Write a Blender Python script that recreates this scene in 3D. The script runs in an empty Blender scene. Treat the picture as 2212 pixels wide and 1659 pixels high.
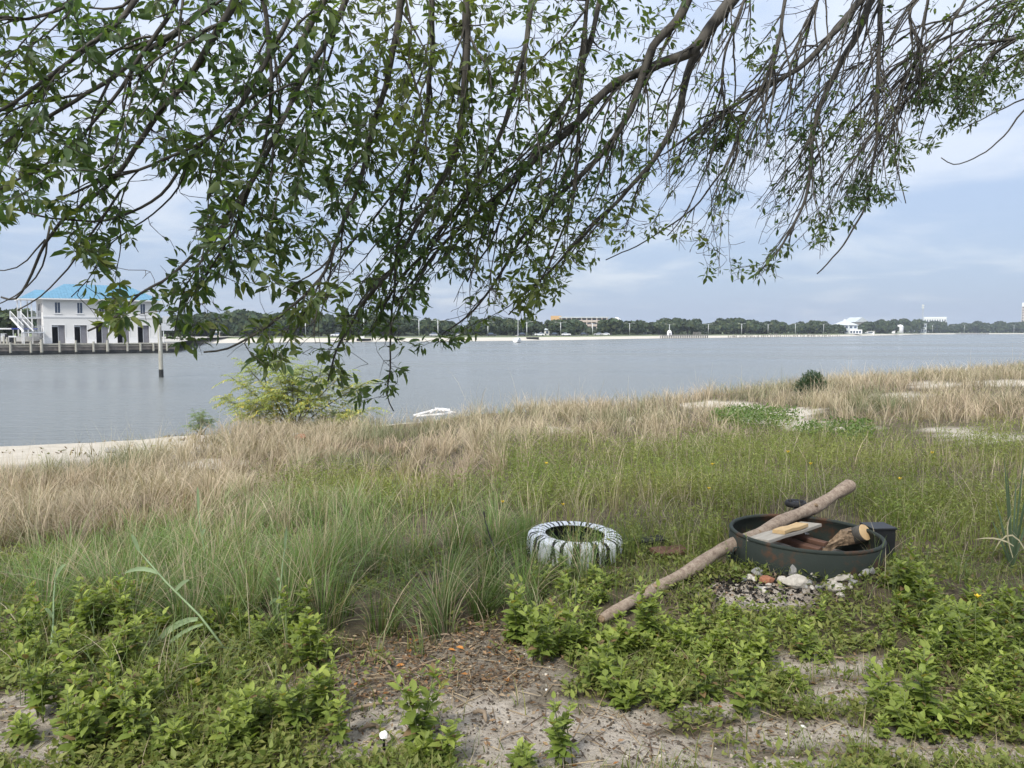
import bpy, bmesh, math, random
import numpy as np
from mathutils import Vector, Matrix

random.seed(7)
RNG = np.random.default_rng(7)
SC = bpy.context.scene
COL = SC.collection
R = math.radians

# ------------------------------------------------------------------ camera
EYE = 3.6                    # metres above the water
FPX, CX, CY = 1661.0, 1106.0, 829.5     # focal length and centre in units of a 2212 x 1659 picture
PITCH = math.atan((CY - 716.0) / FPX)
cam_data = bpy.data.cameras.new('camera')
cam_data.sensor_width = 36.0
cam_data.lens = 36.0 * FPX / 2212.0
cam_data.clip_start = 0.05
cam_data.clip_end = 20000.0
cam = bpy.data.objects.new('camera', cam_data)
COL.objects.link(cam)
cam.location = (0, 0, EYE)
cam.rotation_euler = (R(90) - PITCH, 0, 0)
SC.camera = cam

# ------------------------------------------------------------------ sky, sun, exposure
SUN_ELEV, SUN_AZ = R(46), R(208)         # azimuth clockwise from +Y (behind the camera, a little to the left)
world = bpy.data.worlds.new('World')
SC.world = world
world.use_nodes = True
nt = world.node_tree
nt.nodes.clear()
def WN(t, **k):
    n = nt.nodes.new(t)
    for a, b in k.items(): setattr(n, a, b)
    return n
def WL(a, b): nt.links.new(a, b)
w_out = WN('ShaderNodeOutputWorld')
w_bg = WN('ShaderNodeBackground'); w_bg.inputs['Strength'].default_value = 0.085
w_sky = WN('ShaderNodeTexSky', sky_type='NISHITA', sun_disc=False)
w_sky.sun_elevation = SUN_ELEV; w_sky.sun_rotation = SUN_AZ
w_sky.altitude = 0; w_sky.air_density = 1.0; w_sky.dust_density = 1.6; w_sky.ozone_density = 2.0
w_tc = WN('ShaderNodeTexCoord')
w_sep = WN('ShaderNodeSeparateXYZ'); WL(w_tc.outputs['Generated'], w_sep.inputs[0])
def WM(op, a, b=None, clamp=False):
    n = WN('ShaderNodeMath', operation=op, use_clamp=clamp)
    for i, v in enumerate((a, b)):
        if v is None: continue
        if isinstance(v, (int, float)): n.inputs[i].default_value = v
        else: WL(v, n.inputs[i])
    return n.outputs[0]
w_zc = WM('MAXIMUM', w_sep.outputs['Z'], 0.0)
w_den = WM('ADD', w_zc, 0.13)
w_cx = WM('DIVIDE', w_sep.outputs['X'], w_den)
w_cy = WM('DIVIDE', w_sep.outputs['Y'], w_den)
w_comb = WN('ShaderNodeCombineXYZ'); WL(w_cx, w_comb.inputs[0]); WL(w_cy, w_comb.inputs[1])
w_n1 = WN('ShaderNodeTexNoise'); w_n1.inputs['Scale'].default_value = 1.15; w_n1.inputs['Detail'].default_value = 7
w_n1.inputs['Roughness'].default_value = 0.55; w_n1.inputs['Distortion'].default_value = 0.5
WL(w_comb.outputs[0], w_n1.inputs['Vector'])
w_n2 = WN('ShaderNodeTexNoise'); w_n2.inputs['Scale'].default_value = 0.33; w_n2.inputs['Detail'].default_value = 4
WL(w_comb.outputs[0], w_n2.inputs['Vector'])
# share of bright cloud against the blue-grey layer, thicker overhead
w_c = WM('ADD', WM('MULTIPLY', w_n1.outputs['Fac'], 1.05), WM('MULTIPLY', w_n2.outputs['Fac'], 0.55))
w_c = WM('ADD', w_c, WM('SUBTRACT', WM('MULTIPLY', w_zc, 0.55), 0.17))
w_map = WN('ShaderNodeMapRange', interpolation_type='SMOOTHSTEP')
w_map.inputs['From Min'].default_value = 0.60; w_map.inputs['From Max'].default_value = 0.90
WL(w_c, w_map.inputs['Value'])
# overcast layer: brightness rises towards the zenith
w_grad = WM('ADD', WM('MULTIPLY', w_zc, 0.9), 0.78)
def WRGB(c):
    n = WN('ShaderNodeRGB'); n.outputs[0].default_value = (*c, 1); return n.outputs[0]
def WMIX(fac, a, b, bt='MIX'):
    n = WN('ShaderNodeMix', data_type='RGBA', blend_type=bt)
    if isinstance(fac, (int, float)): n.inputs[0].default_value = fac
    else: WL(fac, n.inputs[0])
    WL(a, n.inputs[6]); WL(b, n.inputs[7]); return n.outputs[2]
w_low = WRGB((2.12, 2.62, 3.55))
w_high = WRGB((3.35, 3.6, 4.1))
w_cl = WMIX(w_map.outputs[0], w_low, w_high)
w_gr = WN('ShaderNodeVectorMath', operation='SCALE'); WL(w_cl, w_gr.inputs[0]); WL(w_grad, w_gr.inputs['Scale'])
w_fin = WMIX(0.88, w_sky.outputs[0], w_gr.outputs[0])
WL(w_fin, w_bg.inputs['Color']); WL(w_bg.outputs[0], w_out.inputs[0])

sun_d = bpy.data.lights.new('sun', 'SUN')
sun_d.energy = 1.5; sun_d.angle = R(14); sun_d.color = (1.0, 0.95, 0.87)
sun = bpy.data.objects.new('sun', sun_d); COL.objects.link(sun)
sun_dir = Vector((math.sin(SUN_AZ) * math.cos(SUN_ELEV), math.cos(SUN_AZ) * math.cos(SUN_ELEV), math.sin(SUN_ELEV)))
sun.rotation_euler = (-sun_dir).to_track_quat('-Z', 'Y').to_euler()
sun.location = (0, -10, 30)

SC.view_settings.view_transform = 'Standard'
SC.view_settings.look = 'None'
SC.view_settings.exposure = 1.55
SC.view_settings.gamma = 1.0
SC.view_settings.use_curve_mapping = False
SC.cycles.max_bounces = 5
SC.cycles.diffuse_bounces = 2
SC.cycles.glossy_bounces = 2
SC.cycles.transmission_bounces = 3
SC.cycles.volume_bounces = 0
SC.cycles.transparent_max_bounces = 4
SC.cycles.use_denoising = True

# ------------------------------------------------------------------ geometry helpers
_cp, _sp = math.cos(PITCH), math.sin(PITCH)
def ray(px, py):
    x, y = (px - CX) / FPX, (CY - py) / FPX
    return Vector((x, y * _sp + _cp, y * _cp - _sp))
def at_y(px, py, Y):
    d = ray(px, py); return Vector((0, 0, EYE)) + d * (Y / d.y)
def at_z(px, py, z):
    d = ray(px, py); return Vector((0, 0, EYE)) + d * ((z - EYE) / d.z)
def proj(P):
    P = np.asarray(P, float); x, y, z = P[..., 0], P[..., 1], P[..., 2] - EYE
    f = np.maximum(y * _cp - z * _sp, 1e-3); u = y * _sp + z * _cp
    return CX + FPX * x / f, CY - FPX * u / f

def _hash(i, j, seed):
    h = (i.astype(np.int64) * 374761393 + j.astype(np.int64) * 668265263 + seed * 982451653) & 0x7fffffff
    h = ((h ^ (h >> 13)) * 1274126177) & 0x7fffffff
    return ((h ^ (h >> 16)) & 0xffff) / 65535.0
def vnoise(x, y, seed=0, octs=3):
    x = np.asarray(x, float); y = np.asarray(y, float); out = 0; amp = 1; tot = 0
    for o in range(octs):
        i, j = np.floor(x), np.floor(y); u, v = x - i, y - j
        u = u * u * (3 - 2 * u); v = v * v * (3 - 2 * v)
        a, b = _hash(i, j, seed + o), _hash(i + 1, j, seed + o)
        c, d = _hash(i, j + 1, seed + o), _hash(i + 1, j + 1, seed + o)
        out = out + amp * ((a * (1 - u) + b * u) * (1 - v) + (c * (1 - u) + d * u) * v)
        tot += amp; amp *= 0.5; x = x * 2.03 + 17.1; y = y * 2.03 + 9.7
    return out / tot
def sstep(x, a, b):
    t = np.clip((np.asarray(x, float) - a) / (b - a), 0, 1); return t * t * (3 - 2 * t)

def unit(v):
    v = np.asarray(v, float); return v / np.maximum(np.linalg.norm(v, axis=-1, keepdims=True), 1e-9)

def fast_mesh(name, V, T, col=None, mats=(), mat_idx=None, smooth=False):
    """a mesh from arrays of vertices and triangles (or quads), with an optional colour for each vertex"""
    V = np.ascontiguousarray(V, np.float32); T = np.ascontiguousarray(T, np.int32)
    me = bpy.data.meshes.new(name)
    k = T.shape[1]; n = len(T)
    me.vertices.add(len(V)); me.vertices.foreach_set('co', V.ravel())
    me.loops.add(n * k); me.loops.foreach_set('vertex_index', T.ravel())
    me.polygons.add(n); me.polygons.foreach_set('loop_start', np.arange(0, n * k, k, dtype=np.int32))
    me.polygons.foreach_set('loop_total', np.full(n, k, np.int32))
    if smooth: me.polygons.foreach_set('use_smooth', np.ones(n, bool))
    if mat_idx is not None: me.polygons.foreach_set('material_index', np.ascontiguousarray(mat_idx, np.int32))
    if col is not None:
        a = me.color_attributes.new('col', 'FLOAT_COLOR', 'POINT')
        c = np.ones((len(V), 4), np.float32); c[:, :3] = col
        a.data.foreach_set('color', c.ravel())
    for m in mats: me.materials.append(m)
    me.update(calc_edges=True); me.validate()
    return me
def link(name, me, parent=None, loc=None, rot=None):
    o = bpy.data.objects.new(name, me); COL.objects.link(o)
    if parent is not None: o.parent = parent
    if loc is not None: o.location = loc
    if rot is not None: o.rotation_euler = rot
    return o
def thing(name, label, cat, loc=(0, 0, 0), rz=0.0, group=None):
    o = bpy.data.objects.new(name, None); COL.objects.link(o); o.empty_display_size = 0.1
    o.location = loc; o.rotation_euler = (0, 0, rz)
    return tag(o, label, cat, group)
def tag(o, label=None, cat=None, group=None, kind=None):
    if label: o['label'] = label
    if cat: o['category'] = cat
    if group: o['group'] = group
    if kind: o['kind'] = kind
    return o

class MB:
    """collects simple shapes into one mesh"""
    def __init__(s): s.v = []; s.f = []; s.m = []; s.cur = 0
    def add(s, vs, fs, mi=None):
        b = len(s.v); s.v += [tuple(v) for v in vs]
        for f in fs: s.f.append(tuple(b + i for i in f)); s.m.append(s.cur if mi is None else mi)
    def box(s, a, b, mi=None):
        (x0, y0, z0), (x1, y1, z1) = a, b
        s.add([(x0, y0, z0), (x1, y0, z0), (x1, y1, z0), (x0, y1, z0), (x0, y0, z1), (x1, y0, z1), (x1, y1, z1), (x0, y1, z1)],
              [(0, 3, 2, 1), (4, 5, 6, 7), (0, 1, 5, 4), (1, 2, 6, 5), (2, 3, 7, 6), (3, 0, 4, 7)], mi)
    def bar(s, p, q, w, h, mi=None, up=(0, 0, 1)):
        p, q = Vector(p), Vector(q); d = (q - p).normalized(); u = Vector(up)
        if abs(d.dot(u)) > 0.98: u = Vector((0, 1, 0))
        r = d.cross(u).normalized(); u = r.cross(d).normalized()
        vs = [e + r * (a * w / 2) + u * (b * h / 2) for e in (p, q) for a, b in ((-1, -1), (1, -1), (1, 1), (-1, 1))]
        s.add(vs, [(0, 1, 2, 3), (7, 6, 5, 4), (0, 4, 5, 1), (1, 5, 6, 2), (2, 6, 7, 3), (3, 7, 4, 0)], mi)
    def tube(s, pts, rad, n=8, mi=None, caps=True):
        pts = [Vector(p) for p in pts]; rad = [rad] * len(pts) if isinstance(rad, (int, float)) else rad
        b = len(s.v); u = None
        for i, p in enumerate(pts):
            d = (pts[min(i + 1, len(pts) - 1)] - pts[max(i - 1, 0)]).normalized()
            if u is None: u = Vector((0, 0, 1)) if abs(d.z) < 0.9 else Vector((1, 0, 0))
            u = (u - d * u.dot(d)).normalized(); w = d.cross(u)
            for k in range(n):
                a = 2 * math.pi * k / n; s.v.append(tuple(p + (u * math.cos(a) + w * math.sin(a)) * rad[i]))
        mi = s.cur if mi is None else mi
        for i in range(len(pts) - 1):
            for k in range(n):
                s.f.append((b + i * n + k, b + i * n + (k + 1) % n, b + (i + 1) * n + (k + 1) % n, b + (i + 1) * n + k)); s.m.append(mi)
        if caps:
            s.f.append(tuple(b + k for k in range(n))[::-1]); s.m.append(mi)
            e = b + (len(pts) - 1) * n; s.f.append(tuple(e + k for k in range(n))); s.m.append(mi)
    def lathe(s, prof, n=24, mi=None, closed=False):
        b = len(s.v); m = len(prof)
        for r, z in prof:
            for k in range(n):
                a = 2 * math.pi * k / n; s.v.append((r * math.cos(a), r * math.sin(a), z))
        mi = s.cur if mi is None else mi
        for i in range(m if closed else m - 1):
            j = (i + 1) % m
            for k in range(n):
                s.f.append((b + i * n + k, b + i * n + (k + 1) % n, b + j * n + (k + 1) % n, b + j * n + k)); s.m.append(mi)
    def build(s, name, mats, parent=None, smooth=False, loc=None, rot=None):
        me = s.mesh(name, mats, smooth); return link(name, me, parent, loc, rot)
    def mesh(s, name, mats, smooth=False):
        me = bpy.data.meshes.new(name); me.from_pydata(s.v, [], s.f)
        mats = mats if isinstance(mats, (list, tuple)) else [mats]
        for m in mats: me.materials.append(m)
        if any(s.m): me.polygons.foreach_set('material_index', s.m)
        if smooth: me.polygons.foreach_set('use_smooth', [True] * len(s.f))
        me.validate(); me.update(); return me

def stamp(TV, TF, P, X, Y, Z, S, col, jit=None):
    """copies of a small template placed with their own frames; returns vertices, faces and colours"""
    TV = np.asarray(TV, float); TF = np.asarray(TF, int); n, m = len(P), len(TV)
    S = np.asarray(S, float)
    if S.ndim == 1: S = np.repeat(S[:, None], 3, 1)
    L = TV[None] * S[:, None, :]
    V = P[:, None] + L[..., :1] * X[:, None] + L[..., 1:2] * Y[:, None] + L[..., 2:] * Z[:, None]
    F = TF[None] + (np.arange(n) * m)[:, None, None]
    C = np.repeat(np.asarray(col, float)[:, None], m, 1)
    return V.reshape(-1, 3), F.reshape(-1, TF.shape[1]), C.reshape(-1, 3)
def frames(dirs, rng, up=None, tilt=0.6):
    """frames along the given directions whose normals lean towards up"""
    X = unit(dirs); n = len(X)
    up = np.tile((0, 0, 1.0), (n, 1)) if up is None else up
    U = up + rng.normal(0, tilt, (n, 3))
    Y = unit(np.cross(U, X)); Z = np.cross(X, Y)
    return X, Y, Z

# leaf shapes: along x, across y, normal z
LEAF_V = [(0, 0, 0), (.28, .42, .05), (.28, -.42, .05), (.34, 0, -.02), (.66, .36, .02), (.66, -.36, .02), (.68, 0, -.06), (1, 0, -.16)]
LEAF_F = [(0, 3, 1), (0, 2, 3), (1, 3, 6), (1, 6, 4), (3, 2, 5), (3, 5, 6), (4, 6, 7), (6, 5, 7)]
LEAF4_V = [(0, 0, 0), (.42, .5, .05), (.45, 0, -.04), (.42, -.5, .05), (1, 0, -.1)]
LEAF4_F = [(0, 2, 1), (0, 3, 2), (1, 2, 4), (2, 3, 4)]

def tussock(P, size, rng, seed, pull=.6, fan=1.6):
    """gathers points into clumps; returns moved points, outward bearings, lean and a value for each clump"""
    c = np.floor(P[:, :2] / size); jx = _hash(c[:, 0], c[:, 1], seed); jy = _hash(c[:, 0], c[:, 1], seed + 7); val = _hash(c[:, 0], c[:, 1], seed + 13)
    ctr = (c + .2 + .6 * np.stack([jx, jy], 1)) * size; d = P[:, :2] - ctr; r = np.linalg.norm(d, axis=1) / size
    Q = P.copy(); Q[:, :2] = ctr + d * (1 - pull); Q[:, 2] = H(Q[:, 0], Q[:, 1])
    az = np.arctan2(d[:, 1], d[:, 0]) + rng.normal(0, .45, len(P)); lean = np.clip(fan * r * rng.uniform(.3, 1.3, len(P)) + np.abs(rng.normal(0, .18, len(P))), 0, 1.9)
    return Q, az, lean, val
def blades(P, h, w, az, lean, col, tipcol, rng, seg=3):
    """curved, tapering grass blades; returns vertices, triangles and colours"""
    n = len(P); d = np.stack([np.cos(az), np.sin(az), np.zeros(n)], 1)
    a2 = az + np.pi / 2 + rng.normal(0, .5, n); sd = np.stack([np.cos(a2), np.sin(a2), np.zeros(n)], 1)
    V = []; C = []
    for i in range(seg + 1):
        t = i / seg
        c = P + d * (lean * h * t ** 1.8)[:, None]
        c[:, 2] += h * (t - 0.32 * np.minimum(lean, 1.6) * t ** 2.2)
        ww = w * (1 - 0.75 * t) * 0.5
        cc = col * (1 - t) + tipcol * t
        if i < seg:
            V += [c - sd * ww[:, None], c + sd * ww[:, None]]; C += [cc, cc]
        else:
            V.append(c); C.append(cc)
    m = 2 * seg + 1
    V = np.stack(V, 1).reshape(-1, 3); C = np.stack(C, 1).reshape(-1, 3)
    T = []
    for i in range(seg - 1):
        a = 2 * i; T += [(a, a + 1, a + 3), (a, a + 3, a + 2)]
    a = 2 * (seg - 1); T.append((a, a + 1, a + 2))
    F = (np.array(T)[None] + (np.arange(n) * m)[:, None, None]).reshape(-1, 3)
    return V, F, C
class Pool:
    """gathers stamped or bladed geometry into one mesh"""
    def __init__(s): s.V = []; s.F = []; s.C = []; s.n = 0
    def put(s, vfc):
        V, F, C = vfc; s.V.append(V); s.F.append(F + s.n); s.C.append(C); s.n += len(V)
    def mesh(s, name, mat, smooth=False):
        return fast_mesh(name, np.concatenate(s.V), np.concatenate(s.F), np.concatenate(s.C), [mat], smooth=smooth)

# ------------------------------------------------------------------ materials
def mat_new(name):
    m = bpy.data.materials.new(name); m.use_nodes = True
    t = m.node_tree; b = t.nodes['Principled BSDF']; return m, t, b
def noise_ramp(t, scale, stops, detail=4, rough=.6, coord='Object', mapscale=None):
    tc = t.nodes.new('ShaderNodeTexCoord'); n = t.nodes.new('ShaderNodeTexNoise')
    n.inputs['Scale'].default_value = scale; n.inputs['Detail'].default_value = detail; n.inputs['Roughness'].default_value = rough
    src = tc.outputs[coord]
    if mapscale:
        mp = t.nodes.new('ShaderNodeMapping'); mp.inputs['Scale'].default_value = mapscale
        t.links.new(src, mp.inputs[0]); src = mp.outputs[0]
    t.links.new(src, n.inputs['Vector'])
    r = t.nodes.new('ShaderNodeValToRGB'); e = r.color_ramp.elements
    while len(e) < len(stops): e.new(0.5)
    for q, (p, c) in zip(e, stops): q.position = p; q.color = (*c, 1)
    t.links.new(n.outputs['Fac'], r.inputs[0])
    return r.outputs[0], n.outputs['Fac'], src
def bump(t, b, h, strength=.3, dist=.02):
    k = t.nodes.new('ShaderNodeBump'); k.inputs['Strength'].default_value = strength; k.inputs['Distance'].default_value = dist
    t.links.new(h, k.inputs['Height']); t.links.new(k.outputs[0], b.inputs['Normal'])
def simple(name, c, rough=.7, var=.18, scale=6, bmp=.15, metal=0.0, spec=.3, dist=.01, coord='Object', mapscale=None):
    """a plain colour broken up by noise, with fine relief"""
    m, t, b = mat_new(name)
    lo = tuple(x * (1 - var) for x in c); hi = tuple(min(1, x * (1 + var)) for x in c)
    o, f, s = noise_ramp(t, scale, [(.3, lo), (.7, hi)], coord=coord, mapscale=mapscale)
    t.links.new(o, b.inputs['Base Color'])
    b.inputs['Roughness'].default_value = rough; b.inputs['Metallic'].default_value = metal
    b.inputs['Specular IOR Level'].default_value = spec
    if bmp: bump(t, b, f, bmp, dist)
    return m
def veg(name, rough=.6, trans=.3, spec=.25, tint=(1, 1, 1)):
    """foliage: colour from the mesh, part of the light passes through"""
    m, t, b = mat_new(name)
    a = t.nodes.new('ShaderNodeAttribute'); a.attribute_name = 'col'
    t.links.new(a.outputs['Color'], b.inputs['Base Color'])
    b.inputs['Roughness'].default_value = rough; b.inputs['Specular IOR Level'].default_value = spec
    if trans > 0:
        tr = t.nodes.new('ShaderNodeBsdfTranslucent'); mx = t.nodes.new('ShaderNodeMixShader'); mx.inputs[0].default_value = trans
        g = t.nodes.new('ShaderNodeMix'); g.data_type = 'RGBA'; g.blend_type = 'MULTIPLY'; g.inputs[0].default_value = 1
        g.inputs[7].default_value = (1.5 * tint[0], 1.6 * tint[1], .7 * tint[2], 1)
        t.links.new(a.outputs['Color'], g.inputs[6]); t.links.new(g.outputs[2], tr.inputs['Color'])
        o = t.nodes['Material Output']
        t.links.new(b.outputs[0], mx.inputs[1]); t.links.new(tr.outputs[0], mx.inputs[2]); t.links.new(mx.outputs[0], o.inputs['Surface'])
    return m

M = {}
M['veg'] = veg('foliage_green', .55, .32)
M['dry'] = veg('dry_grass', .75, .22, .15, (.9, .8, 1.0))
M['treeleaf'] = veg('tree_leaf', .5, .46, .3, (.95, 1.0, .85))
M['fartree'] = veg('far_foliage', .8, .12, .1)
M['bark'] = simple('bark', (.078, .072, .062), .9, .4, 24, .8, mapscale=(1, 1, .25), dist=.004)
M['fartrunk'] = simple('far_trunk', (.10, .085, .07), .9, .3, 3, .3)
M['white'] = simple('white_paint', (.78, .78, .79), .6, .03, 3, .05)
M['white_d'] = simple('weathered_white', (.66, .66, .64), .6, .12, 5, .1)
M['stucco'] = simple('stucco', (.64, .635, .62), .85, .04, 9, .15, dist=.004)
M['trimwhite'] = simple('trim_white', (.70, .70, .70), .6, .03, 4, .05)
M['blueroof'] = simple('blue_metal_roof', (.105, .25, .36), .45, .12, 1.5, .04, metal=.1, spec=.4)
M['glassdark'] = simple('window_glass', (.05, .075, .12), .08, .25, 2, 0, spec=.6)
M['darkint'] = simple('dark_interior', (.085, .085, .095), .9, .3, 1, 0)
M['greydoor'] = simple('grey_door', (.16, .16, .18), .7, .15, 2, .05)
M['galv'] = simple('grey_metal', (.50, .52, .55), .45, .12, 4, .06, metal=.2)
M['pole'] = simple('lamp_post_metal', (.62, .64, .65), .5, .06, 2, .0, metal=.1)
M['timber'] = simple('weathered_timber', (.27, .25, .22), .9, .25, 5, .4, mapscale=(.4, .4, 3))
M['timber2'] = simple('pale_timber', (.36, .35, .30), .9, .25, 5, .4, mapscale=(2, 2, .4))
M['wallface'] = simple('stained_sheeting', (.21, .185, .165), .95, .35, 1.3, .3)
M['wetdark'] = simple('wet_weed_band', (.028, .030, .030), .6, .4, 4, .3)
M['quaytop'] = simple('quay_paving', (.40, .38, .34), .9, .12, .5, .1)
M['lawn'] = simple('lawn', (.155, .19, .075), .95, .25, .12, .1)
M['fsand'] = simple('far_sand', (.50, .465, .40), .95, .07, .08, .05)
M['asphalt'] = simple('asphalt', (.16, .16, .165), .9, .15, .3, .0)
M['black'] = simple('black_plastic', (.018, .019, .021), .5, .3, 8, .1)
M['rubber'] = simple('rubber', (.022, .022, .024), .75, .3, 20, .3)
M['tanwall'] = simple('tan_render', (.50, .40, .30), .9, .1, .3, .05)
M['orangewall'] = simple('orange_tan_render', (.55, .36, .19), .9, .08, .3, .05)
M['beige'] = simple('beige_render', (.52, .45, .39), .9, .08, .3, .05)
M['greywall'] = simple('pale_grey_siding', (.50, .54, .56), .8, .08, .4, .05)
M['greyroof'] = simple('pale_grey_roof', (.46, .50, .52), .7, .1, .3, .05)
M['brownwall'] = simple('brown_grey_wall', (.26, .25, .24), .9, .12, .3, .05)
M['bluecanvas'] = simple('blue_canvas', (.035, .06, .33), .7, .15, 2, .1)
M['hullwhite'] = simple('boat_gelcoat', (.78, .78, .77), .3, .04, 2, 0, spec=.5)
M['carwhite'] = simple('car_white', (.72, .73, .74), .3, .03, 1, 0, spec=.5)
M['cardark'] = simple('car_dark', (.04, .045, .055), .3, .1, 1, 0, spec=.5)
M['carsilver'] = simple('car_silver', (.42, .43, .45), .3, .05, 1, 0, spec=.5)
# ------------------------------------------------------------------ near land
_shx = np.array([-400, -80, -40, -15.3, -9.3, -0.3, 10, 20, 35, 60, 100, 400.])
_shy = np.array([-170, -11, 9.5, 23.0, 26.7, 33.0, 40.0, 47.0, 58.0, 76.0, 104.0, 320.])
def shore_y(X):
    X = np.asarray(X, float)
    return np.interp(X, _shx, _shy) + 1.6 * (vnoise(X * .22, X * 0 + 3.1, 5, 4) - .5)
_ps = np.array([-60, -12, -3, 0, 1.2, 4, 7, 12, 17, 20.5, 22.5, 30, 400])
_pz = np.array([-4, -1.4, -.3, 0, .16, .55, .92, 1.25, 1.62, 1.90, 2.0, 2.03, 2.2])
def inland(X, Y): return (shore_y(X) - np.asarray(Y, float)) * .8
def H(X, Y):
    X = np.asarray(X, float); Y = np.asarray(Y, float); s = inland(X, Y)
    z = np.interp(s, _ps, _pz)
    z = z + .42 * sstep(X, 3, 17) * sstep(s, 1.5, 5) * (1 - sstep(s, 11, 20))          # low dune towards the point
    z = z + .14 * (vnoise(X * .8, Y * .8, 15, 3) - .5) * sstep(s, .3, 2) * (1 - sstep(s, 9, 13))
    a = sstep(s, 2, 6)
    z = z + a * (.30 * (vnoise(X * .22, Y * .22, 11, 2) - .5) * sstep(Y, 6, 14) + .10 * (vnoise(X * .9, Y * .9, 12, 3) - .5))
    z = z + a * (1 - sstep(Y, 9, 14)) * (.045 * (vnoise(X * 4, Y * 4, 13, 3) - .5) + .02 * (vnoise(X * 17, Y * 17, 14, 2) - .5))
    z = z + .10 * np.exp(-(((X - 1.80) / .80) ** 2 + ((Y - 4.70) / .28) ** 2))             # ash and earth banked against the fire ring
    _tr = ((X - .445) / .55) ** 2 + ((Y - 5.40) / .50) ** 2; z = z + .085 * np.exp(-_tr ** 2) - .15 * np.exp(-(((X - .445) / .24) ** 2 + ((Y - 5.46) / .24) ** 2) ** 3)
    return z
def ground_at(px, py):
    """the point of the ground seen at a picture position"""
    d = np.array(ray(px, py)); t = np.geomspace(1.5, 70, 420); q = d[None] * t[:, None]
    hit = q[:, 2] + EYE <= H(q[:, 0], q[:, 1]); i = int(np.argmax(hit)) if hit.any() else 419
    t = np.linspace(t[max(i - 1, 0)], t[i], 40); q = d[None] * t[:, None]; hit = q[:, 2] + EYE <= H(q[:, 0], q[:, 1]); i = int(np.argmax(hit)) if hit.any() else 39
    p = q[i]; return Vector((p[0], p[1], float(H(p[0], p[1]))))
def ground_many(px, py):
    """the same for arrays"""
    px = np.asarray(px, float); py = np.asarray(py, float)
    x, y = (px - CX) / FPX, (CY - py) / FPX
    D = np.stack([x, y * _sp + _cp, y * _cp - _sp], -1)
    t = np.full(len(px), 2.0); done = np.zeros(len(px), bool)
    for _ in range(420):
        p = D * t[:, None]; hit = p[:, 2] + EYE <= H(p[:, 0], p[:, 1]); done |= hit
        t = np.where(done, t, t * 1.012)
        if done.all(): break
    lo, hi = t / 1.012, t
    for _ in range(14):
        m = (lo + hi) / 2; p = D * m[:, None]; hit = p[:, 2] + EYE <= H(p[:, 0], p[:, 1])
        hi = np.where(hit, m, hi); lo = np.where(hit, lo, m)
    p = D * hi[:, None]; p[:, 2] = H(p[:, 0], p[:, 1])
    return p, done

# how the ground is covered, by plan position: ellipses given where they lie in the photograph
def ell(px, py, e, rag=.0):
    """largest of soft ellipses (cx, cy, rx, ry)"""
    out = np.zeros_like(px); nz = (vnoise(px * .022, py * .06, 33, 4) - .5) * rag if rag else 0
    for cx, cy, rx, ry in e:
        q = ((px - cx) / rx) ** 2 + ((py - cy) / ry) ** 2 + nz
        out = np.maximum(out, 1 - sstep(q, .45, 1.25))
    return out
LIT = [(900, 1420, 230, 70), (1060, 1370, 130, 45), (800, 1470, 160, 55), (1000, 1450, 200, 60)]
BARE = [(930, 1490, 300, 100), (1060, 1430, 190, 85), (820, 1590, 180, 80), (1120, 1580, 240, 70), (1400, 1625, 170, 42), (1330, 1560, 120, 40),
        (1760, 1440, 170, 30), (1860, 1500, 160, 36), (1650, 1285, 140, 34), (1740, 1590, 190, 40), (2020, 1610, 170, 36), (70, 1600, 140, 70), (40, 1520, 80, 30),
        (1560, 1530, 100, 28), (2170, 1640, 70, 30), (1650, 1660, 220, 30), (1100, 1660, 180, 30)]
SANDY = [(1580, 880, 105, 11), (1690, 898, 90, 15), (1740, 918, 60, 15), (2010, 831, 120, 6), (2150, 828, 90, 7), (1940, 855, 60, 6), (2000, 866, 70, 6), (2120, 945, 95, 17), (2050, 930, 60, 7),
         (1830, 926, 55, 5), (450, 1003, 90, 12), (700, 1060, 60, 8), (1225, 930, 55, 9), (1390, 905, 45, 5)]
_gx = np.concatenate([-np.geomspace(6, 420, 60)[::-1], np.linspace(-6, 6, 190)[1:-1], np.geomspace(6, 420, 70)])
_gy = np.concatenate([-np.geomspace(1, 200, 20)[::-1], np.linspace(-.8, 1.6, 8), np.linspace(1.7, 9, 150), np.geomspace(9.06, 120, 150), [160, 240, 340]])
GX, GY = np.meshgrid(_gx, _gy)
GZ = H(GX, GY)
nx, ny = len(_gx), len(_gy)
gV = np.stack([GX, GY, GZ], -1).reshape(-1, 3)
ii = (np.arange(ny - 1)[:, None] * nx + np.arange(nx - 1)[None]).ravel()
gF = np.stack([ii, ii + 1, ii + nx + 1, ii + nx], 1)
_px, _py = proj(gV)
_in = gV[:, 1] > 1.5
g_s = inland(gV[:, 0], gV[:, 1])
_lb = 1 - sstep(_px, 380, 560)
clean = np.maximum(1 - sstep(g_s, 3.5 + 6 * _lb, 6.5 + 6 * _lb), np.where(_in, ell(_px, _py, SANDY, 3.4), 0))      # bright clean sand
bare = np.where(_in, ell(_px, _py, BARE, 1.6) * (1 - .65 * ell(_px, _py, LIT, 1.8)), 0) * (1 - sstep(gV[:, 1], 7, 9))
gC = np.stack([clean, bare, sstep(g_s, -.5, .6)], 1)
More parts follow.
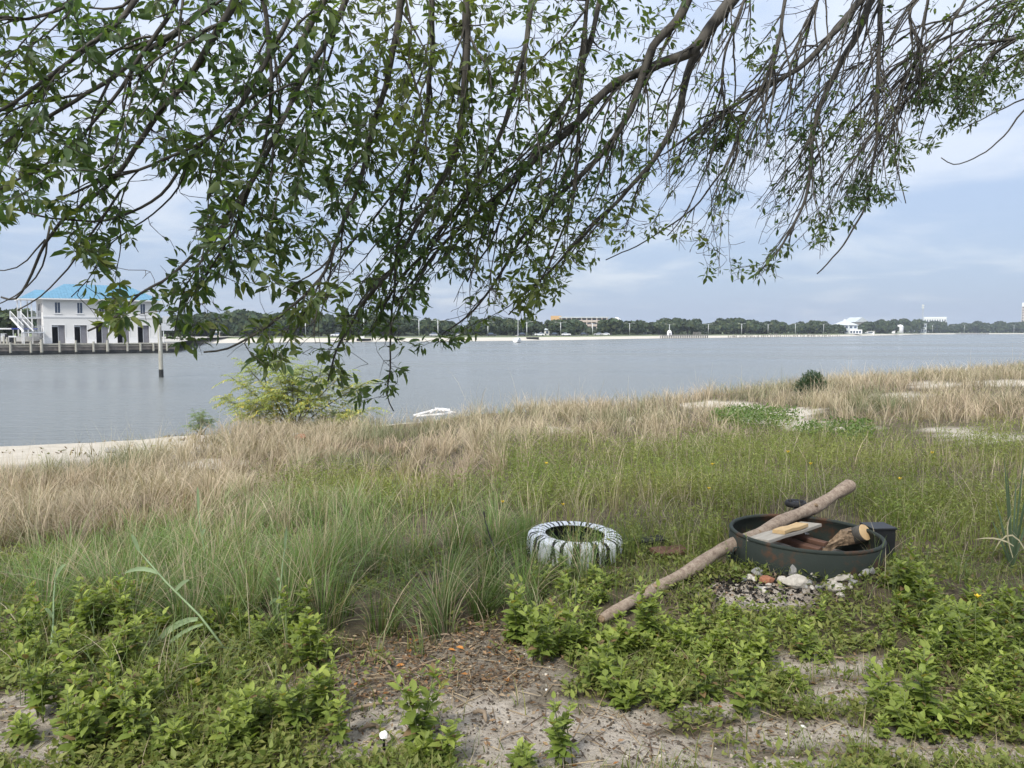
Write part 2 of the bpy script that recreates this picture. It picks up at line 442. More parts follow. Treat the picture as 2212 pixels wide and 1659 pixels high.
def ground_material():
    m, t, b = mat_new('sandy_ground')
    N = t.nodes.new; L = t.links.new
    at = N('ShaderNodeAttribute'); at.attribute_name = 'col'
    sp = N('ShaderNodeSeparateColor'); L(at.outputs['Color'], sp.inputs[0])
    c1, f1, s = noise_ramp(t, 2.2, [(.3, (.42, .38, .31)), (.7, (.58, .53, .45))], 8, .7)            # clean sand
    c2, f2, _ = noise_ramp(t, 5.5, [(.30, (.15, .125, .10)), (.40, (.31, .265, .215)), (.52, (.46, .41, .345)), (.75, (.56, .51, .44))], 10, .80)   # sand with fine organic dirt
    c3, f3, _ = noise_ramp(t, 9, [(.3, (.060, .050, .034)), (.7, (.17, .140, .095))], 6, .7)       # thatch under the grass
    def mix(f, a, bb):
        n = N('ShaderNodeMix'); n.data_type = 'RGBA'
        L(f, n.inputs[0]); L(a, n.inputs[6]); L(bb, n.inputs[7]); return n.outputs[2]
    # dark specks: bits of bark, seed, char
    v = N('ShaderNodeTexVoronoi'); v.inputs['Scale'].default_value = 48; L(s, v.inputs['Vector'])
    n4 = N('ShaderNodeTexNoise'); n4.inputs['Scale'].default_value = 7; n4.inputs['Detail'].default_value = 3; L(s, n4.inputs['Vector'])
    mr = N('ShaderNodeMath'); mr.operation = 'MULTIPLY_ADD'; L(n4.outputs['Fac'], mr.inputs[0]); mr.inputs[1].default_value = .80; mr.inputs[2].default_value = -.17
    lt = N('ShaderNodeMath'); lt.operation = 'LESS_THAN'; L(v.outputs['Distance'], lt.inputs[0]); L(mr.outputs[0], lt.inputs[1])
    mlt = N('ShaderNodeMath'); mlt.operation = 'MULTIPLY'; L(lt.outputs[0], mlt.inputs[0]); mlt.inputs[1].default_value = .62
    dk = N('ShaderNodeRGB'); dk.outputs[0].default_value = (.13, .105, .08, 1)
    dirty = mix(mlt.outputs[0], c2, dk.outputs[0])
    base = mix(sp.outputs[1], c3, dirty)
    base = mix(sp.outputs[0], base, c1)
    wet = N('ShaderNodeRGB'); wet.outputs[0].default_value = (.30, .26, .20, 1)
    base = mix(sp.outputs[2], wet.outputs[0], base)
    L(base, b.inputs['Base Color']); b.inputs['Roughness'].default_value = .95; b.inputs['Specular IOR Level'].default_value = .1
    hn = N('ShaderNodeTexNoise'); hn.inputs['Scale'].default_value = 40; hn.inputs['Detail'].default_value = 6; hn.inputs['Roughness'].default_value = .7; L(s, hn.inputs['Vector'])
    bump(t, b, hn.outputs['Fac'], .9, .03)
    return m
M['ground'] = ground_material()
gme = fast_mesh('ground', gV, gF, gC, [M['ground']], smooth=True)
tag(link('ground', gme), kind='structure')

# ------------------------------------------------------------------ water
def water_material():
    m, t, b = mat_new('sound_water')
    N = t.nodes.new; L = t.links.new
    tc = N('ShaderNodeTexCoord'); mp = N('ShaderNodeMapping'); mp.inputs['Scale'].default_value = (.45, 1.5, 1); mp.inputs['Rotation'].default_value = (0, 0, R(12))
    L(tc.outputs['Object'], mp.inputs[0])
    n1 = N('ShaderNodeTexNoise'); n1.inputs['Scale'].default_value = 1.5; n1.inputs['Detail'].default_value = 5; n1.inputs['Roughness'].default_value = .6; L(mp.outputs[0], n1.inputs['Vector'])
    n2 = N('ShaderNodeTexNoise'); n2.inputs['Scale'].default_value = .022; n2.inputs['Detail'].default_value = 3; L(mp.outputs[0], n2.inputs['Vector'])
    mr = N('ShaderNodeMapRange'); mr.inputs['From Min'].default_value = .3; mr.inputs['From Max'].default_value = .7; mr.inputs['To Min'].default_value = .35; mr.inputs['To Max'].default_value = 1.0
    L(n2.outputs['Fac'], mr.inputs['Value'])
    mu = N('ShaderNodeMath'); mu.operation = 'MULTIPLY'; L(n1.outputs['Fac'], mu.inputs[0]); L(mr.outputs[0], mu.inputs[1])
    bump(t, b, mu.outputs[0], .9, .30)
    b.inputs['Base Color'].default_value = (.150, .160, .150, 1)
    mr2 = N('ShaderNodeMapRange'); mr2.inputs['From Min'].default_value = .35; mr2.inputs['From Max'].default_value = .65; mr2.inputs['To Min'].default_value = .12; mr2.inputs['To Max'].default_value = .34; L(n2.outputs['Fac'], mr2.inputs['Value']); L(mr2.outputs[0], b.inputs['Roughness']); b.inputs['IOR'].default_value = 1.333; b.inputs['Specular IOR Level'].default_value = .5
    return m
M['water'] = water_material()
mb = MB(); mb.add([(-3000, -300, 0), (6000, -300, 0), (6000, 6000, 0), (-3000, 6000, 0)], [(0, 1, 2, 3)])
tag(mb.build('water', M['water']), kind='structure')

# ------------------------------------------------------------------ far shore
_fp = np.array([-900, 200, 360, 430, 600, 800, 1000, 1100, 1250, 1420, 1525, 1650, 1800, 1930, 2000, 2212, 2700])
_fy = np.array([742, 742, 742, 742, 739.3, 738, 737, 736, 734, 731, 730, 728, 727, 724, 722.3, 721.6, 721])
_fd = EYE * FPX / (_fy - 716.0)
def shore_d(px): return np.interp(px, _fp, _fd)
_oo = np.array([-12, 0, 4, 24, 29, 60, 200, 900, 4000]); _oz = np.array([-1.0, 0, .35, 1.15, 1.4, 1.75, 2.2, 2.6, 3.0])
def far_z(o): return float(np.interp(o, _oo, _oz))
def far_pt(px, off, dz=0.0):
    d = float(shore_d(px)) + off; p = at_y(px, 716, d); p.z = far_z(off) + dz; return p
def far_strip(name, offs, mat, dz=0.0, pxs=None):
    pxs = np.concatenate([np.linspace(-900, 330, 20), np.linspace(360, 2700, 160)]) if pxs is None else pxs
    V = [far_pt(p, o, dz) for p in pxs for o in offs]; k = len(offs); F = []
    for i in range(len(pxs) - 1):
        for j in range(k - 1): F.append((i * k + j, (i + 1) * k + j, (i + 1) * k + j + 1, i * k + j + 1))
    me = bpy.data.meshes.new(name); me.from_pydata([tuple(v) for v in V], [], F); me.materials.append(mat); me.update()
    return tag(link(name, me), kind='structure')
far_strip('far_beach', [-12, 0, 2, 4, 10, 18, 24], M['fsand'])
far_strip('far_land', [24, 29, 33.5, 45, 60, 120, 200, 500, 900, 2200, 4000], M['lawn'])
far_strip('beach_road', [34, 38, 44], M['asphalt'], .06)
ORD = ['first', 'second', 'third', 'fourth', 'fifth', 'sixth', 'seventh', 'eighth', 'ninth', 'tenth', 'eleventh', 'twelfth', 'thirteenth', 'fourteenth', 'fifteenth', 'sixteenth',
       'seventeenth', 'eighteenth', 'nineteenth', 'twentieth', 'twenty-first', 'twenty-second', 'twenty-third', 'twenty-fourth', 'twenty-fifth', 'twenty-sixth', 'twenty-seventh', 'twenty-eighth',
       'twenty-ninth', 'thirtieth', 'thirty-first', 'thirty-second', 'thirty-third', 'thirty-fourth', 'thirty-fifth', 'thirty-sixth', 'thirty-seventh', 'thirty-eighth', 'thirty-ninth', 'fortieth',
       'forty-first', 'forty-second', 'forty-third', 'forty-fourth', 'forty-fifth', 'forty-sixth', 'forty-seventh', 'forty-eighth', 'forty-ninth', 'fiftieth'] + ['farther'] * 60

# ------------------------------------------------------------------ boathouse on the quay
BH = Vector((-73.5, 121.0, 1.70))
bh = thing('boathouse', 'two-storey white stucco boathouse with blue metal hip roof on the quay', 'building', BH, math.atan2(.6, .8))
BL, BD, BHH = 16.6, 9.5, 7.05
def holed_wall(mb, x0, x1, z0, z1, holes, y0, y1, mi=0):
    xs = sorted({x0, x1, *[h[0] for h in holes], *[h[1] for h in holes]}); zs = sorted({z0, z1, *[h[2] for h in holes], *[h[3] for h in holes]})
    ins = lambda a, b: any(h[0] < a < h[1] and h[2] < b < h[3] for h in holes)
    for xa, xb in zip(xs, xs[1:]):
        for za, zb in zip(zs, zs[1:]):
            if ins((xa + xb) / 2, (za + zb) / 2): continue
            mb.add([(xa, y0, za), (xb, y0, za), (xb, y0, zb), (xa, y0, zb)], [(0, 1, 2, 3)], mi)
            mb.add([(xa, y1, za), (xb, y1, za), (xb, y1, zb), (xa, y1, zb)], [(3, 2, 1, 0)], mi)
    for a, b, c, d in holes + [(x0, x1, z0, z1)]:
        mb.add([(a, y0, c), (b, y0, c), (b, y1, c), (a, y1, c), (a, y0, d), (b, y0, d), (b, y1, d), (a, y1, d)], [(0, 1, 2, 3), (4, 7, 6, 5), (0, 3, 7, 4), (1, 5, 6, 2)], mi)
CW = [2.0, 5.1, 8.2, 11.3, 14.4]
mb = MB()
holes = [(c - .38, c + .38, 4.82, 6.5) for c in CW] + [(c - .9, c + .9, 0.02, 2.9) for c in CW]
holed_wall(mb, 0, BL, 0, BHH, holes, 0, .35)
mb.build('front_wall', M['stucco'], bh)
mb = MB(); mb.box((0, .352, 0), (.3, BD, BHH)); mb.box((BL - .3, .352, 0), (BL, BD, BHH)); mb.box((.302, BD - .3, 0), (BL - .302, BD - .002, BHH))
mb.build('wall', M['stucco'], bh)
mb = MB(); mb.box((.31, .36, 2.95), (BL - .31, BD - .31, 3.15)); mb.box((.31, 5.2, .05), (BL - .31, 5.35, 2.94)); mb.box((.31, .36, -.05), (BL - .31, 5.2, .04))
mb.build('ground_floor_interior', M['darkint'], bh)
for i, c in enumerate(CW):
    w = MB(); w.box((c - .37, .16, 4.83), (c + .37, .19, 6.49)); wo = w.build('window', M['glassdark'], bh)
    f = MB()
    for a, b, d, e in ((-.46, -.37, 4.75, 6.58), (.37, .46, 4.75, 6.58), (-.37, .37, 6.49, 6.58)): f.box((c + a, -.035, d), (c + b, .2, e))
    f.box((c - .025, .10, 4.84), (c + .025, .158, 6.48)); f.build('frame', M['trimwhite'], wo)
    f = MB(); f.box((c - .55, -.11, 4.66), (c + .55, .2, 4.748)); f.build('sill', M['trimwhite'], wo)
    d = MB(); d.box((c + .02, .25, .06), (c + .88, .31, 2.86)); do = d.build('door', M['greydoor'], bh)
    d = MB(); d.box((c - .05, .22, .06), (c + .02, .32, 2.86)); d.box((c - .88, .24, 2.62), (c + .0, .3, 2.86)); d.build('door_frame', M['galv'], do)
    s = MB(); s.box((c - 1.02, -.04, 2.9), (c + 1.02, -.002, 3.06)); s.box((c - 1.02, -.04, .95), (c - .902, -.002, 2.9)); s.box((c + .902, -.04, .95), (c + 1.02, -.002, 2.9)); s.build('opening_surround', M['trimwhite'], bh)
for a, b in zip([0] + [c + .9 for c in CW], [c - .9 for c in CW] + [BL]):
    p = MB(); p.box((a + .003, -.10, 0), (b - .003, -.003, .88)); p.box((a + .003, -.13, .88), (b - .003, -.003, .95)); p.build('plinth', M['trimwhite'], bh)
p = MB(); p.box((-.05, -.09, 4.17), (BL + .05, -.002, 4.37)); p.box((-.05, -.06, 4.06), (BL + .05, -.003, 4.168)); p.build('string_course', M['trimwhite'], bh)
p = MB(); p.box((-.03, -.06, 6.75), (BL + .03, -.004, 7.03)); p.build('frieze', M['trimwhite'], bh)
# hip roof with standing seams; a lower hip covers the side porch
def hip(mb, x0, x1, y0, y1, z, h, ridge_in):
    ym = (y0 + y1) / 2
    v = [(x0, y0, z), (x1, y0, z), (x1, y1, z), (x0, y1, z), (x0 + ridge_in, ym, z + h), (x1 - ridge_in, ym, z + h)]
    mb.add(v, [(0, 1, 5, 4), (1, 2, 5), (2, 3, 4, 5), (3, 0, 4), (3, 2, 1, 0)]); return v
ro = MB(); x0, x1, y0, y1, rz = -.7, BL + .7, -.7, BD + .7, 7.12
hip(ro, x0, x1, y0, y1, rz, 2.55, 4.3); roof = ro.build('roof', M['blueroof'], bh)
ym = (y0 + y1) / 2; rib = None
for k in range(40):
    x = x0 + .3 + k * .44
    if x > x1 - .2: break
    t = min(1, (x - x0) / 4.3, (x1 - x) / 4.3)
    q = (Vector((x, y0, rz + .012)), Vector((x, y0 + (ym - y0) * t, rz + 2.55 * t + .012)))
    s = MB(); s.bar(q[0], q[1], .05, .07); s.build('seam', M['blueroof'], roof)
p = MB()
for a, b in (((x0, y0), (x1, y0)), ((x1, y0), (x1, y1)), ((x1, y1), (x0, y1)), ((x0, y1), (x0, y0))): p.bar((*a, rz - .11), (*b, rz - .11), .08, .2)
p.box((x0 + .05, y0 + .05, rz - .10), (x1 - .05, y1 - .05, rz - .06)); p.build('fascia', M['trimwhite'], bh)
ro = MB(); hip(ro, -3.0, 3.4, 2.2, 9.4, 7.10, 1.55, 2.6); proof = ro.build('porch_roof', M['blueroof'], bh)
for k in range(15):
    x = -2.8 + k * .44; t = min(1, (x + 3.0) / 2.6)
    if x > -.75: break
    s = MB(); s.bar((x, 2.2, 7.115), (x, 2.2 + 3.6 * t, 7.115 + 1.55 * t), .05, .07); s.build('seam', M['blueroof'], proof)
p = MB(); p.bar((-3.0, 2.2, 7.0), (-.72, 2.2, 7.0), .08, .2); p.bar((-3.0, 2.2, 7.0), (-3.0, 9.4, 7.0), .08, .2); p.box((-2.9, 2.3, 7.0), (-.72, 9.3, 7.03)); p.build('porch_fascia', M['trimwhite'], bh)
p = MB(); p.box((-2.8, 2.6, 3.95), (-.02, 9.2, 4.15)); p.build('porch_deck', M['galv'], bh)
for x in (-2.7, -1.3):
    for y in (2.7, 9.1):
        p = MB(); p.box((x - .07, y - .07, 4.15), (x + .07, y + .07, 7.0)); p.box((x - .09, y - .09, 0), (x + .09, y + .09, 3.95)); p.build('porch_post', M['trimwhite'], bh)
def railing(pts, n, h=1.0):
    s = MB()
    for a, b in zip(pts, pts[1:]):
        a, b = Vector(a), Vector(b); s.bar(a + Vector((0, 0, h)), b + Vector((0, 0, h)), .06, .06); s.bar(a + Vector((0, 0, .12)), b + Vector((0, 0, .12)), .04, .04)
        for i in range(n + 1):
            q = a.lerp(b, i / n); s.bar(q, q + Vector((0, 0, h)), .03 if i % 4 else .07, .03 if i % 4 else .07)
    return s.build('railing', M['galv'], bh)
railing([(-1.3, 2.62, 4.15), (-.05, 2.62, 4.15)], 8); railing([(-2.7, 4.2, 4.15), (-2.7, 9.1, 4.15)], 16)
# stair: landing, flight towards the water, lower platform
p = MB(); p.box((-4.2, 1.9, 3.9), (-2.82, 4.1, 4.08)); p.build('stair_landing', M['galv'], bh)
railing([(-4.15, 4.0, 4.08), (-4.15, 1.95, 4.08)], 8)
A, B_ = Vector((-3.5, 2.0, 4.0)), Vector((-2.1, -.75, 1.85)); side = Vector((2.75, 1.4, 0)).normalized() * .75
s = MB()
for k in (-1, 1): s.bar(A + side * k, B_ + side * k, .06, .32)
s.build('stair_stringer', M['trimwhite'], bh)
for i in range(12):
    q = A.lerp(B_, (i + .5) / 12); s = MB(); s.bar(q - side * .95, q + side * .95, .28, .05); s.build('stair_tread', M['galv'], bh)
s = MB()
for k in (-1, 1):
    s.bar(A + side * k + Vector((0, 0, 1.0)), B_ + side * k + Vector((0, 0, 1.0)), .06, .08)
    for i in range(15): q = A.lerp(B_, i / 14) + side * k; s.bar(q, q + Vector((0, 0, 1.0)), .035, .035)
s.build('stair_railing', M['trimwhite'], bh)
p = MB(); p.box((-2.9, -1.6, 1.66), (-.05, .9, 1.82)); p.build('stair_platform', M['galv'], bh)
railing([(-1.3, -1.55, 1.82), (-.1, -1.55, 1.82)], 6, .9)
for x, y in ((-2.8, -1.5), (-.2, -1.5), (-2.8, .8), (-.2, .8)):
    p = MB(); p.box((x - .06, y - .06, 0), (x + .06, y + .06, 1.66)); p.build('platform_post', M['trimwhite'], bh)
for a_, b_ in (((-.06, 3.4, 4.2), (-.004, 4.3, 6.3)), ((-.06, 5.8, 4.2), (-.004, 6.7, 6.3)), ((-.06, 1.2, .9), (-.004, 1.7, 2.4)), ((-.06, 1.0, 4.9), (-.004, 1.3, 6.3))):
    p = MB(); p.box(a_, b_); p.build('side_door' if a_[2] == 4.2 else 'side_window', M['greydoor'], bh)

# quay land, seawall with its piles
qz = 1.70
W0, WD = Vector((-57.5, 131.0, 0)), Vector((.8, .6, 0))
q = MB(); q.add([(-165, 50.4, qz), (-57.6, 131.0, qz), (-92, 232, qz), (-112, 340, qz), (-500, 340, qz), (-500, 50.4, qz)], [(0, 1, 2, 3, 4, 5)])
tag(q.build('quay_ground', M['quaytop']), kind='structure')
sw = thing('seawall', 'stained bulkhead seawall with timber cap below the white boathouse', 'seawall', W0, math.atan2(.6, .8))
m = MB(); m.box((-134, 0, .62), (0, .35, 1.42)); m.build('sheeting', M['wallface'], sw)
m = MB(); m.box((-134, -.012, -.6), (0, .36, .62)); m.build('weed_band', M['wetdark'], sw)
m = MB(); m.box((0.002, 0, -.6), (.3, 100, 1.42)); m.build('return_wall', M['wallface'], sw)
for k in range(27):
    m = MB(); m.box((-134 + k * 4.963, -.28, 1.50), (-134 + (k + 1) * 4.963 - .03, .46, 1.66 + .02 * (k % 2))); m.build('cap_beam', M['timber2'], sw)
    m = MB(); m.box((-134 + k * 4.963, -.20, 1.18), (-134 + (k + 1) * 4.963 - .05, -.003, 1.40)); m.build('wale', M['timber'], sw)
for i, px in enumerate([23, 67, 90, 129, 164, 202, 232, 275, 303, 331, 360, -20, -60]):
    k = (px - CX) / FPX; s = (-W0.x + W0.y * k) / (.8 - .6 * k)
    m = MB(); r = .17 if i not in (2, 6) else .22
    top = [1.9, 2.1, 2.35, 2.15, 2.2, 2.0, 2.2, 1.9, 1.75, 1.7, 1.7, 1.9, 1.9][i]
    m.tube([(s, -.5, -.8), (s, -.5, .38)], r * 1.04, 10, 1); m.tube([(s, -.5, .38), (s + .01, -.5, top)], [r, r * .93], 10, 0)
    m.build('piling', [M['timber2'], M['wetdark']], sw)
# boats and clutter behind the seawall, beside the boathouse
def boat(name, label, loc, rz, L, canopy=None, outboard=True):
    b = thing(name, label, 'boat', loc, rz)
    W = L * .19; h = MB(); secs = [(0, W * .85, .0), (L * .35, W, .0), (L * .7, W * .8, .08), (L * .92, W * .3, .3), (L, .03, .45)]
    vs = []
    for x, w, kz in secs: vs += [(x, -w, .95 + .25 * x / L), (x, -w * .8, .35 + kz), (x, 0, kz), (x, w * .8, .35 + kz), (x, w, .95 + .25 * x / L)]
    fs = []
    for i in range(len(secs) - 1):
        for j in range(4): fs.append((i * 5 + j, i * 5 + j + 1, (i + 1) * 5 + j + 1, (i + 1) * 5 + j))
    fs.append((0, 1, 2, 3, 4)[::-1]); h.add(vs, fs); h.build('hull', M['hullwhite'], b)
    d = MB(); d.add([(x, s * w * .97, .93 + .25 * x / L) for x, w, kz in secs for s in (-1, 1)], [(2 * i, 2 * i + 2, 2 * i + 3, 2 * i + 1) for i in range(len(secs) - 1)]); d.build('deck', M['white_d'], b)
    c = MB(); c.box((L * .3, -.4, .98), (L * .45, .4, 1.6)); c.build('console', M['hullwhite'], b)
    c = MB(); c.add([(L * .45, -.4, 1.5), (L * .45, .4, 1.5), (L * .40, .38, 2.0), (L * .40, -.38, 2.0)], [(0, 1, 2, 3)]); c.build('windscreen', M['glassdark'], b)
    if outboard:
        c = MB(); c.box((-.45, -.2, .7), (-.05, .2, 1.5)); c.box((-.3, -.08, -.1), (-.12, .08, .7)); c.build('outboard_motor', M['black'], b)
    if canopy:
        c = MB(); c.box((L * .08, -W * .95, 2.32), (L * .7, W * .95, 2.44)); c.bar((L * .08, -W * .95, 2.3), (L * .7, -W * .95, 2.3), .04, .16); c.build('canopy', canopy, b)
        for x in (L * .12, L * .62):
            for s in (-1, 1):
                c = MB(); c.bar((x, s * W * .85, .95), (x, s * W * .9, 2.32), .04, .04); c.build('canopy_post', M['pole'], b)
    return b
def quay_pt(px, extra, z=qz):
    k = (px - CX) / FPX; s = (-W0.x + W0.y * k) / (.8 - .6 * k); p = W0 + WD * s; d = Vector((k, 1, 0)); p = p + d * extra; p.z = z; return p
boat('motor_boat', 'white motor boat with a blue canopy beside the boathouse stairs', quay_pt(20, 5), R(36), 5.6, M['bluecanvas'])
boat('motor_boat', 'white motor boat with a white top at the left edge of the quay', quay_pt(-22, 6), R(32), 5.2, M['white'])
boat('motor_boat', 'small open white boat under the boathouse stairs', quay_pt(54, 9), R(36), 4.2, None)
for i, (px, hh, lab) in enumerate([(2, 1.0, 'short pale mooring post at the far left of the quay'), (10, 1.15, 'second short pale post from the left end of the quay'), (17, .95, 'third short pale post from the left end of the quay'), (34, .9, 'short pale post below the blue boat canopy')]):
    m = MB(); m.tube([(0, 0, -.05), (0, 0, hh)], [.14, .13], 10); m.tube([(0, 0, hh), (0, 0, hh + .06)], [.15, .05], 10)
    tag(m.build('mooring_post', M['timber2'], loc=quay_pt(px, 1.0)), lab, 'post', 'short posts along the quay')
m = thing('outboard_rack', 'dark outboard cover standing on the quay in front of the boats', 'equipment', quay_pt(29, 1.3), R(36))
x = MB(); x.box((-.45, -.3, .25), (.45, .3, 1.0)); x.build('cover', M['black'], m)
x = MB(); x.box((-.5, -.34, 1.0), (.5, .34, 1.22)); x.build('lid', M['white'], m)
for s in (-1, 1):
    x = MB(); x.box((s * .35 - .06, -.25, 0), (s * .35 + .06, .25, .25)); x.build('leg', M['galv'], m)
# sign boards at the right end of the quay
sg = thing('sign_board', 'two blue-grey sign boards on a white post at the quay corner', 'sign', quay_pt(355, 1.2), R(20))
x = MB(); x.tube([(0, 0, 0), (0, 0, 4.6)], .07, 8); x.build('post', M['pole'], sg)
x = MB(); x.box((.1, -.06, 3.35), (1.0, .0, 4.5)); x.build('board', M['galv'], sg)
x = MB(); x.box((-.3, -.12, 2.05), (1.75, -.075, 3.28)); x.build('board', M['galv'], sg)
# lone piling in the channel
pl = thing('channel_piling', 'lone white timber piling with a dark base standing in the water', 'piling', at_z(348.5, 815, 0))
x = MB(); x.tube([(0, 0, -1.5), (0, 0, .62)], .172, 14); x.build('dark_base', M['wetdark'], pl)
x = MB(); x.tube([(0, 0, .62), (0, 0, 2.4), (-.02, 0, 3.2), (-.03, 0, 4.0), (-.10, 0, 4.15)], [.165, .16, .155, .15, .05], 14); x.build('shaft', M['timber2'], pl)
x = MB(); x.tube([(.02, -.14, 2.1), (.02, -.165, 3.9)], .035, 6); x.build('ladder_rail', M['white_d'], pl)

# ------------------------------------------------------------------ far buildings
def house(name, label, px, off, w, d, h, wall, roof=None, rh=2.5, kind='hip', rz=0.0, wins=0, storeys=1, over=.5, base=0.0, cat='house', winmat=None):
    p = far_pt(px, off); t = thing(name, label, cat, p, math.atan2(-p.x, p.y) + rz)
    m = MB(); m.box((-w / 2, 0, -1.5), (w / 2, d, h)); m.build('wall', wall, t)
    if roof:
        m = MB()
        if kind == 'hip': hip(m, -w / 2 - over, w / 2 + over, -over, d + over, h, rh, min(w, d) / 2 + over - .01 if w > d else w / 2)
        elif kind == 'gable':
            a, b, c, e = -w / 2 - over, w / 2 + over, -over, d + over
            m.add([(a, c, h), (b, c, h), (b, e, h), (a, e, h), (0, c, h + rh), (0, e, h + rh)], [(0, 1, 4), (1, 2, 5, 4), (2, 3, 5), (3, 0, 4, 5), (3, 2, 1, 0)])
        else: m.box((-w / 2 - over, -over, h), (w / 2 + over, d + over, h + rh))
        m.build('roof', roof, t)
    for s in range(storeys):
        for i in range(wins):
            x = -w / 2 + w * (i + .5) / wins; z0 = base + h * (s + .28) / storeys; z1 = base + h * (s + .76) / storeys
            m = MB(); m.box((x - w / wins * .28, -.06, z0), (x + w / wins * .28, -.01, z1)); wo = m.build('window', winmat or M['glassdark'], t)
            m = MB(); m.box((x - w / wins * .32, -.12, z0 - .15), (x + w / wins * .32, -.012, z0 - .02)); m.build('sill', M['trimwhite'], wo)
    return t
# long apartment block behind the oaks
p = far_pt(1262, 110); ap = thing('apartment_block', 'long tan apartment block with balconies behind the far shore oaks', 'building', p, math.atan2(-p.x, p.y))
pxm = (float(shore_d(1262)) + 110) / FPX
def bx(px): return (px - 1262) * pxm
def bz(py): return EYE + (716 - py) * pxm - p.z
m = MB(); m.box((bx(1212), 0, 0), (bx(1312), 14, bz(687))); m.build('wall', M['tanwall'], ap)
m = MB(); m.box((bx(1208), -1.2, bz(687)), (bx(1315), 15, bz(684.4))); m.build('roof', M['greyroof'], ap)
m = MB(); m.box((bx(1189.5), 2, 0), (bx(1211.9), 13, bz(682.2))); m.build('stair_tower', M['orangewall'], ap)
for f in range(4):
    za, zb = bz(722 - f * 9), bz(722 - f * 9 - 6.6)
    for i in range(9):
        xa = bx(1214 + i * 10.8); m = MB(); m.box((xa + .25, -.08, za), (xa + 10.8 * pxm - .45, -.02, zb)); wo = m.build('window', M['glassdark'], ap)
        m = MB(); m.box((xa + .1, -1.3, za - .25), (xa + 10.8 * pxm - .1, -.10, za - .02)); m.box((xa + .1, -1.3, za), (xa + 10.8 * pxm - .1, -1.22, za + .9)); m.build('balcony', M['beige'], ap)
for i in range(10):
    m = MB(); xa = bx(1213 + i * 10.8); m.box((xa - .25, -1.45, 0), (xa + .25, -1.31, bz(687) - .01)); m.build('pier', M['beige'], ap)
house('beach_house', 'low white house glimpsed between oaks near the sailboat', 1168, 66, 8.5, 8, 2.6, M['white_d'], M['greyroof'], 1.5, 'hip', wins=4)
house('beach_house', 'small pink-tan house beside the left end of the apartment block', 1222, 70, 3.2, 6, 4.4, M['tanwall'], M['greyroof'], 1.2, 'hip', wins=2)
house('rooftop_house', 'white roofed house rising above the oaks beside the apartment block', 1332, 130, 4.6, 8, 9.2, M['white'], M['white'], 1.6, 'hip', wins=2)
house('beach_hut', 'small beige hut on the far lawn under the trees', 467, 52, 2.6, 3, 1.7, M['beige'], M['greyroof'], .5, 'hip', wins=1, cat='hut')
house('beach_house', 'white cottage behind the oaks right of the apartment block', 1388, 75, 5, 6, 2.2, M['white_d'], M['greyroof'], 1.3, 'hip', wins=3)
ph = house('pavilion_house', 'pale grey house with pyramid roof and cupola on the far shore', 1824, 62, 20, 16, 7.0, M['greywall'], M['greyroof'], 3.6, 'hip', wins=6, storeys=2, over=1.0)
m = MB(); m.box((-.9, 7, 9.8), (.9, 9, 11.3)); hip(m, -1.1, 1.1, 6.8, 9.2, 11.3, .7, 1.0); m.build('cupola', M['white'], ph)
m = MB(); m.box((4, -3.5, 0), (13.5, -.01, 3.4)); m.build('porch', M['white'], ph)
for i in range(4):
    m = MB(); m.box((4.5 + i * 2.2, -3.56, .5), (6.0 + i * 2.2, -3.51, 2.4)); m.build('porch_window', M['glassdark'], ph)
house('gabled_hall', 'brown hall with a steep pale roof beside the pyramid-roofed house', 1861, 140, 15, 20, 11.0, M['brownwall'], M['greyroof'], 5.0, 'gable', rz=R(35), wins=3, cat='building')
house('low_house', 'low white garden wall and shed on the far shore beyond the grey house', 1872, 47, 13, 4, 1.9, M['white'], M['white_d'], .4, 'flat', wins=2)
house('white_roof_house', 'white roof showing over the trees between grey house and mast', 1908, 210, 7, 9, 13.6, M['white'], M['white'], 1.6, 'hip', wins=2)
house('civic_building', 'wide white flat-roofed building above the trees beside the mast', 2019, 260, 31, 20, 22.0, M['white'], M['white'], 2.2, 'flat', wins=9, storeys=3, cat='building')
t = house('grey_block', 'grey boxy building below the mast on the far shore', 1993, 46, 8.5, 8, 11.6, M['greywall'], M['greyroof'], .5, 'flat', wins=3, storeys=2, cat='building')
house('white_cube_house', 'small white cube house left of the white water tank', 1930, 46, 3.2, 5, 8.6, M['white'], M['white_d'], .3, 'flat', wins=1)
house('beige_tower', 'tall beige tower at the right edge of the far shore', 2213, 180, 9.6, 12, 42, M['beige'], M['white'], 6, 'flat', wins=3, storeys=10, over=-.02, cat='tower')
p = far_pt(1944, 46); t = thing('water_tank', 'round white storage tank with domed top on the far shore', 'tank', p)
m = MB(); m.lathe([(0.01, -1), (3.4, -1), (3.4, 6.4), (3.1, 7.8), (2.0, 9.0), (.01, 9.5)], 20); m.build('shell', M['white'], t, True)
m = MB(); m.lathe([(3.45, 6.3), (3.6, 6.3), (3.6, 6.6), (3.45, 6.6)], 20, closed=True); m.build('rim', M['greywall'], t)
p = far_pt(1992, 220); t = thing('radio_mast', 'thin lattice radio mast rising above the far trees', 'mast', p)
hm = EYE + (716 - 659) * (float(shore_d(1992)) + 220) / FPX - p.z
m = MB()
for k in range(3):
    a = 2 * math.pi * k / 3; m.bar((1.4 * math.cos(a), 1.4 * math.sin(a), 0), (.6 * math.cos(a), .6 * math.sin(a), hm), .3, .3)
m.build('leg', M['galv'], t)
m = MB()
for i in range(14):
    f0, f1 = i / 14, (i + 1) / 14
    for k in range(3):
        a, b = 2 * math.pi * k / 3, 2 * math.pi * (k + 1) / 3; r0, r1 = 1.4 - .8 * f0, 1.4 - .8 * f1
        m.bar((r0 * math.cos(a), r0 * math.sin(a), hm * f0), (r1 * math.cos(b), r1 * math.sin(b), hm * f1), .16, .16)
m.build('lattice', M['galv'], t)
